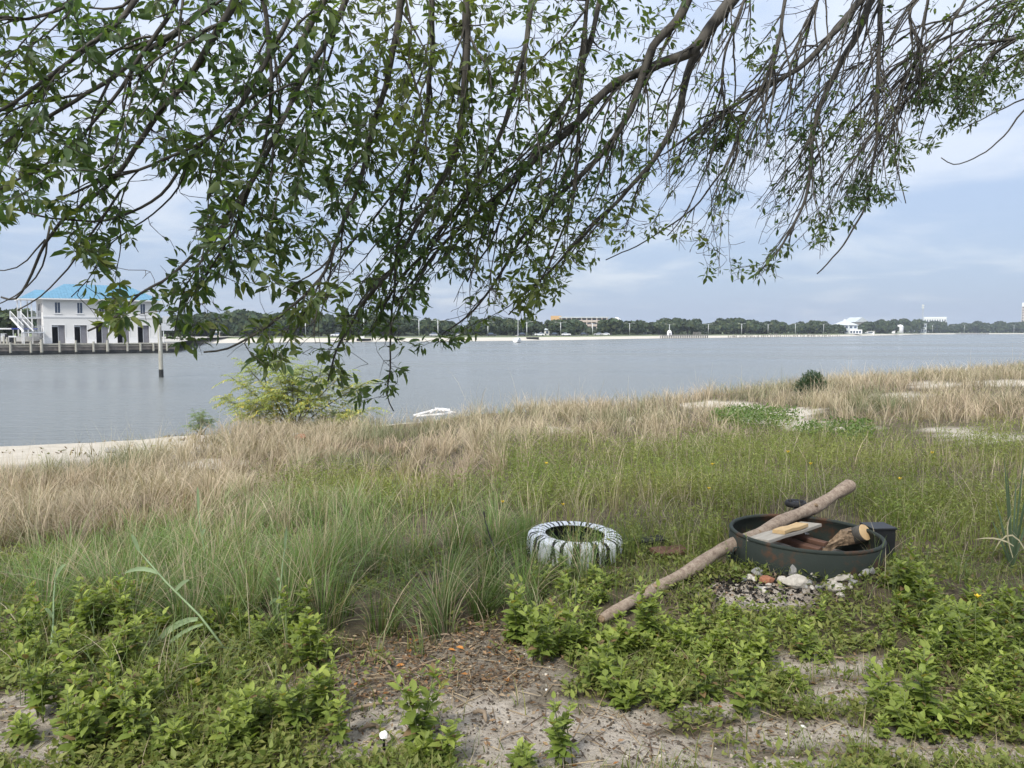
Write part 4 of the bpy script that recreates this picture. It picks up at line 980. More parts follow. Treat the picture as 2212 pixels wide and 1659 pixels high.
pool.put(stamp(LEAF4_V, LEAF4_F, P, X, Yv, Z, np.stack([sz, sz * .45, sz], 1), np.array([.105, .160, .048]) * rg.uniform(.6, 1.35, (n, 1))))
tag(link('fine_weeds', pool.mesh('fine_weeds', M['veg'])), 'fine-leaved green weeds around and behind the fire ring', 'weeds', kind='stuff')
# small seedlings and creeping leaves on the foreground soil
pool = Pool()
P, px, py, s = vis_points(44000, 2.4, 7.0, rg, 1.0, .78)
cl = vnoise(P[:, 0] * 2.1, P[:, 1] * 2.1, 61, 3)
dens = (.58 - .54 * ell(px, py, BARE, 1.6)) * sstep(cl, .32, .60) * (py > 1190) * (1 - .7 * ell(px, py, TALL))
ok = (rg.random(len(P)) < dens) & off_things(P); P = P[ok]; n = len(P)
for j in range(5):
    Q = P + np.stack([rg.normal(0, .018, n), rg.normal(0, .018, n), rg.uniform(.004, .06, n)], 1)
    dr = np.stack([rg.normal(0, 1, n), rg.normal(0, 1, n), rg.uniform(0, 1.0, n)], 1); X, Yv, Z = frames(dr, rg, tilt=.5); sz = rg.uniform(.012, .05, n)
    col = mixc(GREEN, OLIVE * 1.1, rg.random(n)) * rg.uniform(.6, 1.15, (n, 1))
    pool.put(stamp(LEAF4_V, LEAF4_F, Q, X, Yv, Z, np.stack([sz, sz * .45, sz], 1), col))
tag(link('seedlings', pool.mesh('seedlings', M['veg'])), 'small creeping weeds and seedlings on the foreground sand', 'weeds', kind='stuff')
pool = Pool(); P, px, py, s = vis_points(60000, 2.4, 7.5, rg, 1.0, .78); cl = vnoise(P[:, 0] * 1.7, P[:, 1] * 1.7, 64, 3)
ok = (rg.random(len(P)) < (.9 - .87 * ell(px, py, BARE, 1.6)) * sstep(cl, .30, .58) * (py > 1150) * (1 - .6 * ell(px, py, TALL))) & off_things(P); P = P[ok]; n = len(P)
col = mixc(GREEN, OLIVE * 1.1, np.clip(rg.normal(.4, .35, n), 0, 1)); dr = rg.random(n) < .16; col[dr] = TAN; col *= rg.uniform(.65, 1.25, (n, 1))
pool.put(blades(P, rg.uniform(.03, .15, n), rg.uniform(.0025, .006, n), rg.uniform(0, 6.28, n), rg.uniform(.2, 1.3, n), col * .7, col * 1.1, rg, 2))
tag(link('short_grass', pool.mesh('short_grass', M['veg'])), 'short grass growing between the foreground weeds', 'grass', kind='stuff')
# dead leaves, twig bits and shell grit on the bare patch
pool = Pool()
P, px, py, s = vis_points(42000, 2.6, 6.0, rg, 1.0, .75)
w = np.maximum(ell(px, py, LIT, 1.2), .05 + .04 * ell(px, py, BARE)); ok = (rg.random(len(P)) < w) & off_things(P); P = P[ok]; n = len(P)
P[:, 2] += rg.uniform(.002, .022, n); dr = np.stack([rg.normal(0, 1, n), rg.normal(0, 1, n), rg.normal(0, .15, n)], 1); X, Yv, Z = frames(dr, rg, tilt=.35)
sz = rg.uniform(.008, .036, n); cc = np.array([[.20, .125, .07], [.30, .20, .12], [.13, .09, .06], [.36, .28, .19], [.33, .15, .05], [.10, .08, .06]])[rg.choice(6, n, p=[.28, .16, .24, .12, .03, .17])] * rg.uniform(.7, 1.25, (n, 1))
pool.put(stamp([(0, 0, 0), (.4, .5, .16), (.45, 0, -.05), (.4, -.5, .14), (1, 0, .12)], LEAF4_F, P, X, Yv, Z, np.stack([sz, sz * rg.uniform(.25, .6, n), sz], 1), cc))
P, px, py, s = vis_points(9000, 2.5, 6.5, rg, 1.0, .75); ok = rg.random(len(P)) < np.maximum(ell(px, py, LIT), .2); P = P[ok]; n = len(P)
az = rg.uniform(0, 6.28, n); dr = np.stack([np.cos(az), np.sin(az), rg.normal(.0, .06, n)], 1); X, Yv, Z = frames(dr, rg, tilt=.1); P[:, 2] += .006; l = rg.uniform(.04, .20, n)
cc = np.array([[.30, .23, .15], [.42, .34, .23], [.15, .11, .08]])[rg.integers(0, 3, n)] * rg.uniform(.7, 1.2, (n, 1))
pool.put(stamp([(0, -.5, 0), (0, .5, 0), (.5, -.45, .03), (.5, .45, .03), (1, -.2, 0), (1, .2, 0), (.5, 0, .3)], [(0, 2, 6), (0, 6, 1), (1, 6, 3), (2, 4, 6), (6, 4, 5), (6, 5, 3)], P, X, Yv, Z, np.stack([l, rg.uniform(.002, .006, n), np.full(n, .012)], 1), cc))
P, px, py, s = vis_points(22000, 2.4, 6.0, rg, 1.0, .75); ok = rg.random(len(P)) < np.maximum(ell(px, py, BARE) * .6, .03); P = P[ok]; n = len(P); P[:, 2] += .003
X, Yv, Z = frames(rg.normal(0, 1, (n, 3)), rg, tilt=.5); cc = np.array([[.62, .58, .50], [.40, .35, .28], [.10, .085, .07]])[rg.choice(3, n, p=[.07, .25, .68])]
pool.put(stamp([(-.5, -.4, 0), (.5, -.5, 0), (.4, .5, 0), (-.5, .4, 0), (0, 0, .45)], [(0, 1, 4), (1, 2, 4), (2, 3, 4), (3, 0, 4)], P, X, Yv, Z, rg.uniform(.004, .014, n), cc))
tag(link('leaf_litter', pool.mesh('leaf_litter', M['dry'])), 'brown dead leaves and twig bits on the bare foreground sand', 'leaf litter', kind='stuff')

# ------------------------------------------------------------------ broad-leaved weeds, one thing each
def weed_meshes(seed, h, nst):
    rng = np.random.default_rng(seed); st = MB(); pool = Pool()
    for k in range(nst):
        a = rng.uniform(0, 6.28); ln = rng.uniform(.05, .48); hh = h * rng.uniform(.5, 1.0); b = np.array([rng.normal(0, .02), rng.normal(0, .02), -.01])
        pts = [b + np.array([math.cos(a) * ln * hh * t ** 1.4, math.sin(a) * ln * hh * t ** 1.4, hh * t]) for t in (0, .33, .66, 1)]
        st.tube(pts, [.0038, .0033, .0026, .0016], 5)
        n = int(hh / .017) + 7; t = np.sort(rng.uniform(.12, 1, n) ** .8); base = np.stack([np.interp(t, (0, .33, .66, 1), [p[i] for p in pts]) for i in range(3)], 1)
        ph = np.arange(n) * 2.4 + rng.uniform(0, 6); up = .15 + .85 * t ** 2 + rng.normal(0, .25, n)
        d = np.stack([np.cos(ph), np.sin(ph), up + rng.normal(0, .18, n)], 1); X = unit(d)
        U = np.stack([-np.cos(ph) * up, -np.sin(ph) * up, np.ones(n)], 1) + rng.normal(0, .3, (n, 3)); Yv = unit(np.cross(U, X)); Z = np.cross(X, Yv)
        L = rng.uniform(.044, .085, n) * (1.05 - .45 * t) ; f = t * rng.uniform(.4, 1, n)
        col = (np.array([.120, .180, .036])[None] * (1 - f[:, None]) + np.array([.300, .345, .080])[None] * f[:, None]) * rng.uniform(.8, 1.2, (n, 1))
        yl = rng.random(n) < .02; col[yl] = [.30, .25, .07]; dd = rng.random(n) < .03; col[dd] = [.22, .15, .08]
        pool.put(stamp(LEAF_V, LEAF_F, base, X, Yv, Z, np.stack([L, L * rng.uniform(.46, .68, n), L], 1), col))
    return st.mesh('stem', M['stem'], True), pool.mesh('foliage', M['veg'], True)
M['stem'] = simple('weed_stem', (.14, .17, .06), .7, .2, 30, 0)
WEED = [weed_meshes(200 + k, [.14, .20, .27, .18, .33, .12, .24, .15, .29, .10][k], [5, 6, 5, 7, 5, 4, 7, 6, 4, 4][k]) for k in range(10)]
FW = random.Random(17); wcount = 0; WL_ = []; WH = [.14, .20, .27, .18, .33, .12, .24, .15, .29, .10]
def weed(px, py, label, group=None, k=None, sc=1.0):
    global wcount
    p = ground_at(px, py); k = FW.randrange(10) if k is None else k
    t = thing('leafy_weed', label, 'weed', p, FW.uniform(0, 6.28), group); t.scale = (sc, sc, sc)
    link('stem', WEED[k][0], t); link('foliage', WEED[k][1], t); wcount += 1
    if group: WL_.append((t, px, py, sc * WH[k]))
    return t
PATCH = [
    (60, [(540, 1460, 150, 110), (430, 1560, 210, 90), (250, 1480, 240, 90), (620, 1420, 80, 60), (140, 1420, 150, 60), (600, 1590, 110, 60), (300, 1350, 280, 50)], 'bushy green broad-leaved weed in the patch left of the bare sand', 'broad-leaved weeds in the left foreground', (.4, 1.15)),
    (20, [(210, 1360, 200, 40), (380, 1350, 150, 40), (70, 1330, 80, 40)], 'broad-leaved weed growing up through the grass at the left', 'weeds in the left grass', (.8, 1.1)),
    (66, [(1240, 1330, 120, 70), (1320, 1375, 150, 50), (1180, 1390, 90, 45), (1380, 1345, 130, 40), (1440, 1410, 140, 40)], 'bright green broad-leaved weed around the lower end of the log', 'broad-leaved weeds around the log', (.45, 1.2)),
    (84, [(1960, 1330, 230, 60), (1850, 1290, 130, 35), (2100, 1400, 130, 70), (2010, 1420, 120, 45), (1600, 1370, 130, 35)], 'green broad-leaved weed in the patch right of the fire ring stones', 'broad-leaved weeds right of the fire ring', (.4, 1.1)),
    (46, [(1640, 1455, 160, 50), (1820, 1560, 260, 60), (1500, 1510, 170, 60), (1980, 1560, 160, 50), (2130, 1530, 90, 60)], 'low broad-leaved weed scattered on the sandy ground at lower right', 'scattered weeds on the right-hand sand', (.4, 1.05)),
    (10, [(150, 1610, 170, 40), (330, 1620, 120, 30)], 'small broad-leaved weed on the sand at the lower left corner', 'weeds at the lower left corner', (.7, 1.0))]
for n, es, lab, grp, (s0, s1) in PATCH:
    k = 0
    while k < n:
        cx, cy, rx, ry = FW.choice(es); a, r = FW.uniform(0, 6.28), math.sqrt(FW.random()); px, py = cx + rx * r * math.cos(a), cy + ry * r * math.sin(a)
        if not (-30 < px < 2240 and py < 1690): continue
        q = ((px - 1738) / 185) ** 2 + ((py - 1175) / 70) ** 2
        if q < 1 or (1470 < px < 1900 and py < 1345) or (1285 < px < 1530 and -25 < py - (1341 - (px - 1300) * .58) < 62): continue
        sc = FW.uniform(s0, s1) * (.62 if 1450 < px < 1900 and py < 1420 else 1)
        weed(px, py, lab, grp, sc=sc); k += 1
for px, py, k, sc, lab in [(905, 1625, 4, 1.15, 'tall leafy weed standing alone on the bare sand at bottom centre'), (960, 1648, 3, 1.0, 'short leafy weed at the foot of the tall lone weed'), (885, 1655, 0, .9, 'small leafy weed left of the tall lone weed at bottom centre'),
        (690, 1565, 8, 1.0, 'upright leafy weed at the edge of the sand, beside white litter'), (720, 1600, 2, .85, 'leafy weed leaning over the sand left of the white cap'), (1290, 1480, 6, 1.05, 'spreading leafy weed where the bare sand meets the log patch'),
        (1340, 1530, 3, 1.1, 'bushy weed on the right rim of the central bare sand'), (1210, 1655, 4, .9, 'leafy weed cut by the bottom edge, right of the lone weed'), (1130, 1665, 1, .8, 'small leafy weed at the bottom edge below the bare sand'), (1990, 1570, 4, 1.15, 'tall bushy weed on a bare woody stem at lower right')]:
    weed(px, py, lab, None, k, sc)

# tell the weeds of a patch apart by size, neighbour and order
LAND = [(400, 1330, 'around the leaning reed'), (595, 1350, 'around the slim reed'), (105, 1420, 'around the short curled reed'), (10, 1490, 'at the left edge'), (90, 1620, 'at the lower left corner'), (640, 1590, 'left of the capped stick'), (670, 1450, 'beside the leaf litter'),
        (420, 1480, 'in the middle of the left patch'), (240, 1540, 'in the lower left patch'), (420, 1635, 'at the bottom edge of the left patch'), (1230, 1290, 'below the striped tyre'), (1330, 1385, 'beside the lower end of the log'), (1170, 1400, 'between bare sand and log'), (1620, 1380, 'below the fire ring stones'),
        (1450, 1385, 'below the middle of the log'), (1790, 1360, 'below the right stones of the ring'), (1930, 1275, 'right of the fire ring'), (2100, 1310, 'around the bright yellow flower'), (2200, 1410, 'at the right edge'), (1990, 1390, 'in the right weed patch'), (1840, 1510, 'on the middle right-hand sand'), (2140, 1560, 'near the lower right corner'),
        (1920, 1580, 'around the orange leaf at lower right'), (1680, 1480, 'on the sand below the fire ring'), (1480, 1520, 'right of the central bare sand'), (1720, 1600, 'at the bottom edge below the fire ring')]
bins = {}
for o, px, py, sz in WL_:
    lm_ = min(LAND, key=lambda q: (q[0] - px) ** 2 + 2.2 * (q[1] - py) ** 2)[2]; cl_ = 'tall' if sz > .24 else ('medium-high' if sz > .165 else ('low' if sz > .105 else 'tiny')); bins.setdefault((cl_, lm_), []).append((px, o))
for (cl_, lm_), lst in bins.items():
    lst.sort(key=lambda q: q[0])
    for i, (px, o) in enumerate(lst):
        o['label'] = ('%s broad-leaved weed %s' % (cl_, lm_)) if len(lst) == 1 else '%s %s broad-leaved weed from the left %s' % (ORD[i], cl_, lm_)
# tall reed stalks with long arching blades
M['reed'] = simple('reed_blade', (.20, .27, .14), .6, .2, 12, 0)
M['reeddry'] = simple('dry_reed', (.42, .38, .24), .7, .2, 12, 0)
def ribbon(m, pts, w, mi=None):
    pts = [Vector(p) for p in pts]; n = len(pts); b = len(m.v); mi = m.cur if mi is None else mi
    for i, p in enumerate(pts):
        d = (pts[min(i + 1, n - 1)] - pts[max(i - 1, 0)]).normalized(); s = d.cross(Vector((.15, -1, .35))).normalized(); u = s.cross(d)
        ww = w * (math.sin(math.pi * min(.98, (.12 + .88 * i / (n - 1)))) ** .6 if i < n - 1 else .03)
        m.v += [tuple(p - s * ww / 2 + u * ww * .12), tuple(p), tuple(p + s * ww / 2 + u * ww * .12)]
    for i in range(n - 1):
        for j in range(2): m.f.append((b + i * 3 + j, b + i * 3 + j + 1, b + (i + 1) * 3 + j + 1, b + (i + 1) * 3 + j)); m.m.append(mi)
def reed(label, base_px, tip_px, dist_tip, blades_, mat='reed'):
    b = ground_at(*base_px); t = thing('reed', label, 'reed', b, 0, 'tall reeds in the grass'); tip = at_y(tip_px[0], tip_px[1], dist_tip) - b
    path = [Vector((0, 0, 0)), tip * .35 + Vector((.01, 0, .015)), tip * .7, tip]
    m = MB(); m.tube(path, [.006, .0055, .0045, .002], 6); m.build('stalk', M[mat], t, True)
    for f, dx, dz, ln, w in blades_:
        s = tip * f; e = s + Vector((dx, -.02, dz)) * ln
        pts = [s.lerp(e, u) + Vector((0, 0, .35 * ln * u * (1 - u) - (.10 * ln * u * u if dz < .4 else 0))) for u in (0, .2, .4, .6, .8, 1)]
        m = MB(); ribbon(m, pts, w); m.build('blade', M[mat], t, True)
    return t
reed('upright reed with pale folded blades above the left grass', (447, 1262), (428, 1095), 4.9, [(.95, .0, 1.0, .16, .018), (.62, .3, .5, .10, .02), (.45, .35, .2, .12, .02), (.3, .25, -.6, .10, .018)])
reed('broad leaning reed bent towards the left in the foreground grass', (500, 1420), (300, 1190), 3.9, [(1.0, -.35, .9, .10, .02), (.78, -.8, .1, .22, .022), (.6, .5, .4, .16, .02), (.35, -.7, -.35, .34, .03), (.3, -.9, -.55, .28, .018)])
reed('slim reed with a pale drooping blade left of the bare sand', (590, 1370), (618, 1165), 4.2, [(.9, .1, .9, .14, .016), (.55, -.2, .1, .10, .016), (.35, -.4, -.2, .13, .018)])
reed('short reed with a curled blade at the far left grass', (105, 1440), (120, 1240), 4.2, [(.95, .4, .5, .16, .02), (.5, -.3, .4, .12, .018)])
reed('dark stalk rising through the tall grass left of the tyre', (1085, 1260), (1043, 1105), 5.0, [(.9, -.1, .9, .06, .008)], 'bark')
# sharp dark-bladed plant at the right edge with dry curled fronds
b = ground_at(2185, 1235); t = thing('spiky_plant', 'spiky dark plant with dry curled fronds at the right edge', 'plant', b)
M['spike'] = simple('dark_blade', (.08, .12, .06), .6, .2, 12, 0)
for i, (tx, ty, dy) in enumerate([(2168, 978, .05), (2175, 1000, -.1), (2212, 985, .1), (2228, 1010, .0), (2150, 1080, .2), (2240, 1060, .1), (2195, 1030, .3), (2215, 1090, -.1), (2140, 1120, .1), (2180, 1060, .2), (2205, 1120, .3), (2160, 1130, -.1)]):
    tip = at_y(tx, ty, b.y + dy) - b; m = MB(); ribbon(m, [Vector((0, 0, 0)).lerp(tip, u) + Vector((0, 0, .10 * u * (1 - u))) for u in (0, .25, .5, .75, 1)], .016); m.build('blade', M['spike'], t, True)
for i, (pa, pb, pc) in enumerate([((2188, 1205), (2165, 1140), (2185, 1110)), ((2215, 1190), (2180, 1118), (2145, 1195)), ((2190, 1180), (2160, 1155), (2105, 1165))]):
    A_, B_, C_ = [at_y(x, y, b.y - .1) - b for x, y in (pa, pb, pc)]
    m = MB(); ribbon(m, [A_ * (1 - u) ** 2 + B_ * 2 * u * (1 - u) + C_ * u * u for u in (0, .2, .4, .6, .8, 1)], .011); m.build('dry_frond', M['reeddry'], t, True)

# yellow flowers, one thing each
M['petal'] = simple('yellow_petal', (.75, .52, .03), .6, .1, 40, 0)
def flower_meshes():
    s = MB(); s.tube([(0, 0, 0), (.01, 0, .1), (.0, .01, .24)], [.002, .0018, .0012], 5)
    p = MB()
    for k in range(5):
        a = k * 1.257; c, sn = math.cos(a), math.sin(a); q = lambda r, w, z: (c * r - sn * w, sn * r + c * w, .24 + z)
        p.add([q(0, 0, 0), q(.012, .007, .008), q(.020, 0, .012), q(.012, -.007, .008)], [(0, 1, 2, 3)])
    return s.mesh('stem', M['stem'], True), p.mesh('petals', M['petal'])
fs_, fp_ = flower_meshes()
for px, py, lab, sc in [(2105, 1292, 'bright yellow flower among the weeds near the right edge', 1.5), (1216, 1090, 'yellow flower just behind the striped tyre', 1.5), (1086, 1092, 'orange-yellow flower in the grass left of the tyre', 1.5), (1180, 1010, 'yellow flower in the tan grass above the tyre', 1.8),
        (1537, 1010, 'yellow flower in the weeds left of the log tip', 1.8), (1700, 985, 'yellow flower left of the bright green bush patch', 1.9), (1748, 1010, 'yellow flower just above the tip of the log', 1.8), (1833, 1060, 'yellow flower right beside the log tip', 1.6), (1940, 1040, 'yellow flower in the weeds between log tip and right edge', 1.7), (1530, 1060, 'small yellow flower left of the fire ring', 1.5), (2010, 985, 'small yellow flower below the pale sand at the right', 1.8)]:
    p = ground_at(px, py); p = ground_at(px, py + .24 * sc * FPX / p.y); p = ground_at(px, py + .24 * sc * FPX / p.y); t = thing('yellow_flower', lab, 'flower', p, FW.uniform(0, 6), 'yellow flowers'); t.scale = (sc * .55, sc * .55, sc); link('stem', fs_, t); link('petals', fp_, t)
# ------------------------------------------------------------------ striped tyre
M['tyrewhite'] = simple('white_tyre_paint', (.74, .75, .76), .6, .10, 22, .25, dist=.004)
M['char'] = simple('charred', (.022, .021, .02), .95, .4, 20, .6)
def zon(px, py, z): return at_z(px, py, z)
tc_ = zon(1240, 1148, 2.215); tz = float(H(tc_.x, tc_.y))
ty = thing('tyre', 'car tyre painted in white and black zebra stripes lying in the grass', 'tyre', (tc_.x, tc_.y, tc_.z - .185), .4)
def tyre_mesh(Ro, Ri, W, n, stripes, seed):
    rng = random.Random(seed); prof = []
    # closed profile: outer tread, shoulders, sidewalls, beads and the hollow inside
    for a in range(0, 13):
        u = a / 12; ang = math.pi * u; prof.append((Ri + .012 + (Ro - Ri - .012) * (math.sin(ang) ** .55), W / 2 - W / 2 * math.cos(ang) if False else W * u))
    prof = [(Ri, W * .93), (Ri + .03, W * .985), (Ri + .065, W), (Ro - .055, W * .985), (Ro - .022, W * .94), (Ro - .006, W * .86), (Ro, W * .7), (Ro + .002, W * .5), (Ro, W * .3), (Ro - .006, W * .14), (Ro - .03, W * .03), (Ri + .06, 0), (Ri, W * .06), (Ri + .012, W * .16), (Ro - .05, W * .22), (Ro - .035, W * .5), (Ro - .05, W * .80), (Ri + .012, W * .86)]
    dense = []; outer = 12
    for i in range(len(prof)):
        p, q = prof[i], prof[(i + 1) % len(prof)]
        for u in ((0, .25, .5, .75) if i < 10 else (0,)): dense.append((p[0] + (q[0] - p[0]) * u, p[1] + (q[1] - p[1]) * u, (i + u) if i < 10 else 99))
    edges = [((k + rng.uniform(-.25, .25)) * 2 * math.pi / stripes, rng.uniform(.030, .060), rng.uniform(-.16, .16), rng.uniform(-4.0, 1.0), rng.uniform(0, 6)) for k in range(stripes)]
    V, F, MI = [], [], []; m = len(dense)
    def black(ang, j):
        if j > 50: return 1
        for c, w, sl, start, ph in edges:
            d = (ang - c - sl * j / 8 - .012 * math.sin(j * .9 + ph) + math.pi) % (2 * math.pi) - math.pi
            if abs(d) < w * (.55 + .06 * j) and j > start: return 1
        return 0
    for r, z, j in dense:
        for k in range(n):
            a = 2 * math.pi * k / n; g = black(a, j); rr = r - (.005 * g if 3 <= j <= 9 else 0); V.append((rr * math.cos(a), rr * math.sin(a), z - (.003 * g if j < 3 else 0)))
    for i in range(m):
        i2 = (i + 1) % m; jm = (dense[i][2] + dense[i2][2]) / 2
        for k in range(n):
            F.append((i * n + k, i * n + (k + 1) % n, i2 * n + (k + 1) % n, i2 * n + k)); MI.append(black(2 * math.pi * (k + .5) / n, jm))
    me = bpy.data.meshes.new('casing'); me.from_pydata(V, [], F); me.materials.append(M['tyrewhite']); me.materials.append(M['rubber'])
    me.polygons.foreach_set('material_index', MI); me.polygons.foreach_set('use_smooth', [True] * len(F)); me.update(); return me
cas = link('casing', tyre_mesh(.330, .206, .185, 540, 34, 4), ty); ty.rotation_euler = (R(2), R(1.5), .4)

# ------------------------------------------------------------------ fire ring and what lies in it
rc = zon(1737, 1151, 2.262); RR = .490; rgz = float(H(rc.x, rc.y))
M['ringsteel'] = None
def ring_material():
    m, t, b = mat_new('painted_rusty_steel')
    o, f, s = noise_ramp(t, 3.2, [(.0, (.018, .024, .021)), (.54, (.032, .040, .034)), (.62, (.085, .045, .026)), (.8, (.15, .065, .032))], 9, .7)
    t.links.new(o, b.inputs['Base Color']); b.inputs['Roughness'].default_value = .75; b.inputs['Specular IOR Level'].default_value = .2; bump(t, b, f, .3, .02); return m
M['ringsteel'] = ring_material()
fr = thing('fire_ring', 'round dark steel fire ring with rust patches on the ground', 'fire ring', (rc.x, rc.y, rgz - .03)); RH = rc.z - (rgz - .03)
fr.rotation_euler = (0, R(1.6), 0)
m = MB(); m.lathe([(RR - .004, 0), (RR - .004, RH * .5), (RR - .004, RH - .01), (RR - .012, RH), (RR - .012, RH), (RR - .022, RH - .012), (RR - .012, RH - .02), (RR - .012, RH * .5), (RR - .012, 0)], 96, closed=True); m.build('wall', M['ringsteel'], fr, True)
m = MB(); m.lathe([(RR - .014 + .014 * math.cos(a), RH + .014 * math.sin(a)) for a in [k * math.pi / 4 for k in range(8)]], 96, closed=True); m.build('rolled_rim', M['ringsteel'], fr, True)
m = MB(); m.lathe([(RR + .001, .05), (RR + .008, .055), (RR + .008, .075), (RR + .001, .08)], 96, closed=True); m.build('bead', M['ringsteel'], fr, True)
m = MB(); 
for s in (-1, 1): m.tube([(-RR - .002, s * .06 - .12, RH - .06), (-RR - .03, s * .06 - .12, RH - .065), (-RR - .045, s * .06 - .12, RH - .11)], .006, 6)
m.tube([(-RR - .045, -.18, RH - .11), (-RR - .045, -.06, RH - .11)], .007, 6); m.build('handle', M['ringsteel'], fr, True)
# ash bed, part of the ring's contents
M['ash'] = simple('ash', (.17, .155, .14), .98, .55, 16, .9, dist=.03)
rngA = np.random.default_rng(8); V = [(0, 0, .02)]; F = []
for i in range(1, 15):
    for k in range(48):
        a = 2 * math.pi * k / 48; r = (RR - .016) * i / 14; V.append((r * math.cos(a), r * math.sin(a), .05 + .05 * float(vnoise(np.array([r * math.cos(a) * 6 + 9]), np.array([r * math.sin(a) * 6 + 5]), 70)[0])))
for k in range(48): F.append((0, 1 + k, 1 + (k + 1) % 48))
for i in range(13):
    for k in range(48): F.append((1 + i * 48 + k, 1 + (i + 1) * 48 + k, 1 + (i + 1) * 48 + (k + 1) % 48, 1 + i * 48 + (k + 1) % 48))
me = bpy.data.meshes.new('ash_bed'); me.from_pydata(V, [], F); me.materials.append(M['ash']); me.update()
tag(link('ash_bed', me, None, (rc.x, rc.y, rgz - .02)), 'grey ash bed filling the bottom of the fire ring', 'ash', kind='stuff')
def local(px, py, y): return at_y(px, py, y)
M['greyplank'] = simple('grey_plank', (.34, .31, .26), .9, .2, 4, .4, mapscale=(1.2, 14, 14), dist=.004)
M['newwood'] = simple('pale_sawn_wood', (.50, .35, .18), .8, .14, 4, .2, mapscale=(1, 12, 12), dist=.003)
M['redwood'] = simple('red_brown_wood', (.125, .068, .046), .85, .25, 5, .3, mapscale=(1, 10, 10), dist=.003)
M['cutend'] = simple('cut_wood_face', (.60, .42, .22), .85, .10, 14, .2, dist=.003)
def plank(name, label, a, b, w, th, mat, roll=0.0, chamfer=.1):
    a, b = Vector(a), Vector(b); L = (b - a).length; m = MB(); c = th * chamfer
    sec = [(-w / 2, -th / 2 + c), (-w / 2 + c, -th / 2), (w / 2 - c, -th / 2), (w / 2, -th / 2 + c), (w / 2, th / 2 - c), (w / 2 - c, th / 2), (-w / 2 + c, th / 2), (-w / 2, th / 2 - c)]
    xs = [0, .3 * L, .6 * L, L]; n = len(sec); vs = []
    for i, x in enumerate(xs):
        for y, z in sec: vs.append((x, y, z + .004 * math.sin(i * 2.1)))
    m.add(vs, [(i * n + j, (i + 1) * n + j, (i + 1) * n + (j + 1) % n, i * n + (j + 1) % n) for i in range(3) for j in range(n)] + [tuple(range(n)), tuple(range(4 * n - 1, 3 * n - 1, -1))])
    o = m.build(name, mat); d = (b - a).normalized(); q = d.to_track_quat('X', 'Z'); o.rotation_mode = 'QUATERNION'; o.rotation_quaternion = q @ __import__('mathutils').Quaternion((1, 0, 0), roll); o.location = a
    return tag(o, label, 'plank')
zr = rc.z
plank('plank', 'wide grey weathered plank lying across the fire ring', zon(1637, 1168, zr + .015), zon(1752, 1132, zr - .02), .15, .022, M['greyplank'], R(-4))
plank('plank', 'short pale sawn board resting on the grey plank', zon(1682, 1149, zr + .035), zon(1733, 1133, zr + .018), .085, .024, M['newwood'], R(-4))
plank('plank', 'red-brown strip of wood in the fire ring, nearest the front rim', zon(1675, 1161, zr - .10), zon(1772, 1189, zr - .13), .075, .035, M['redwood'])
plank('plank', 'red-brown strip of wood in the fire ring, behind the other strip', zon(1705, 1153, zr - .08), zon(1785, 1176, zr - .10), .055, .03, M['redwood'])
# split firewood chunk with a fresh cut face
fwp = zon(1868, 1150, zr - .02); fw = thing('firewood', 'short firewood log with a pale round cut end in the fire ring', 'firewood', fwp, R(-25)); fw.rotation_mode = 'QUATERNION'; fw.rotation_quaternion = Vector((-.45, .70, -.42)).to_track_quat('X', 'Z')
m = MB(); m.tube([(0, 0, 0), (.02, 0, 0), (.10, .005, -.005), (.17, 0, .0)], [.056, .058, .055, .05], 18); m.build('bark', M['logbark'] if 'logbark' in M else M['bark'], fw, True)
m = MB(); m.tube([(-.004, 0, 0), (-.0005, 0, 0)], [.054, .0555], 18); m.build('cut_face', M['cutend'], fw)
M['tornwood'] = simple('torn_wood', (.23, .165, .105), .95, .65, 30, 1.0, dist=.02)
tw = thing('driftwood', 'torn brown driftwood root beside the cut log in the fire ring', 'driftwood', zon(1830, 1172, zr - .10), .2)
rngD = random.Random(5); pts = [(-.17, -.02, -.03), (-.09, .0, .0), (-.02, .01, .035), (.05, .02, .04), (.10, .02, .01)]
m = MB(); m.tube(pts, [.014, .028, .045, .05, .022], 13)
m.v = [tuple(Vector(v) + Vector((rngD.uniform(-1, 1), rngD.uniform(-1, 1), rngD.uniform(-1, 1))) * .016) for v in m.v]; m.build('root', M['tornwood'], tw)
for k in range(3):
    m = MB(); m.tube([(-.15 - .01 * k, -.02, -.03), (-.22, -.05 + .03 * k, -.05), (-.27 - .02 * k, -.07 + .04 * k, -.075)], [.013, .009, .004], 6); m.build('prong', M['tornwood'], tw, True)
for i, (px, py, a, lab) in enumerate([(1744, 1158, .4, 'crumpled white paper scrap between the red-brown strips'), (1728, 1163, 1.2, 'white splinter beside the paper scrap in the fire ring')]):
    m = MB(); rngP = random.Random(i); 
    m.add([(rngP.uniform(-.03, .03), rngP.uniform(-.02, .02), rngP.uniform(0, .03)) for _ in range(8)], [(0, 1, 2), (2, 3, 4), (4, 5, 6), (6, 7, 0), (1, 4, 7)])
    tag(m.build('paper_scrap', M['white'], loc=zon(px, py, zr - .10), rot=(0, 0, a)), lab, 'scrap')

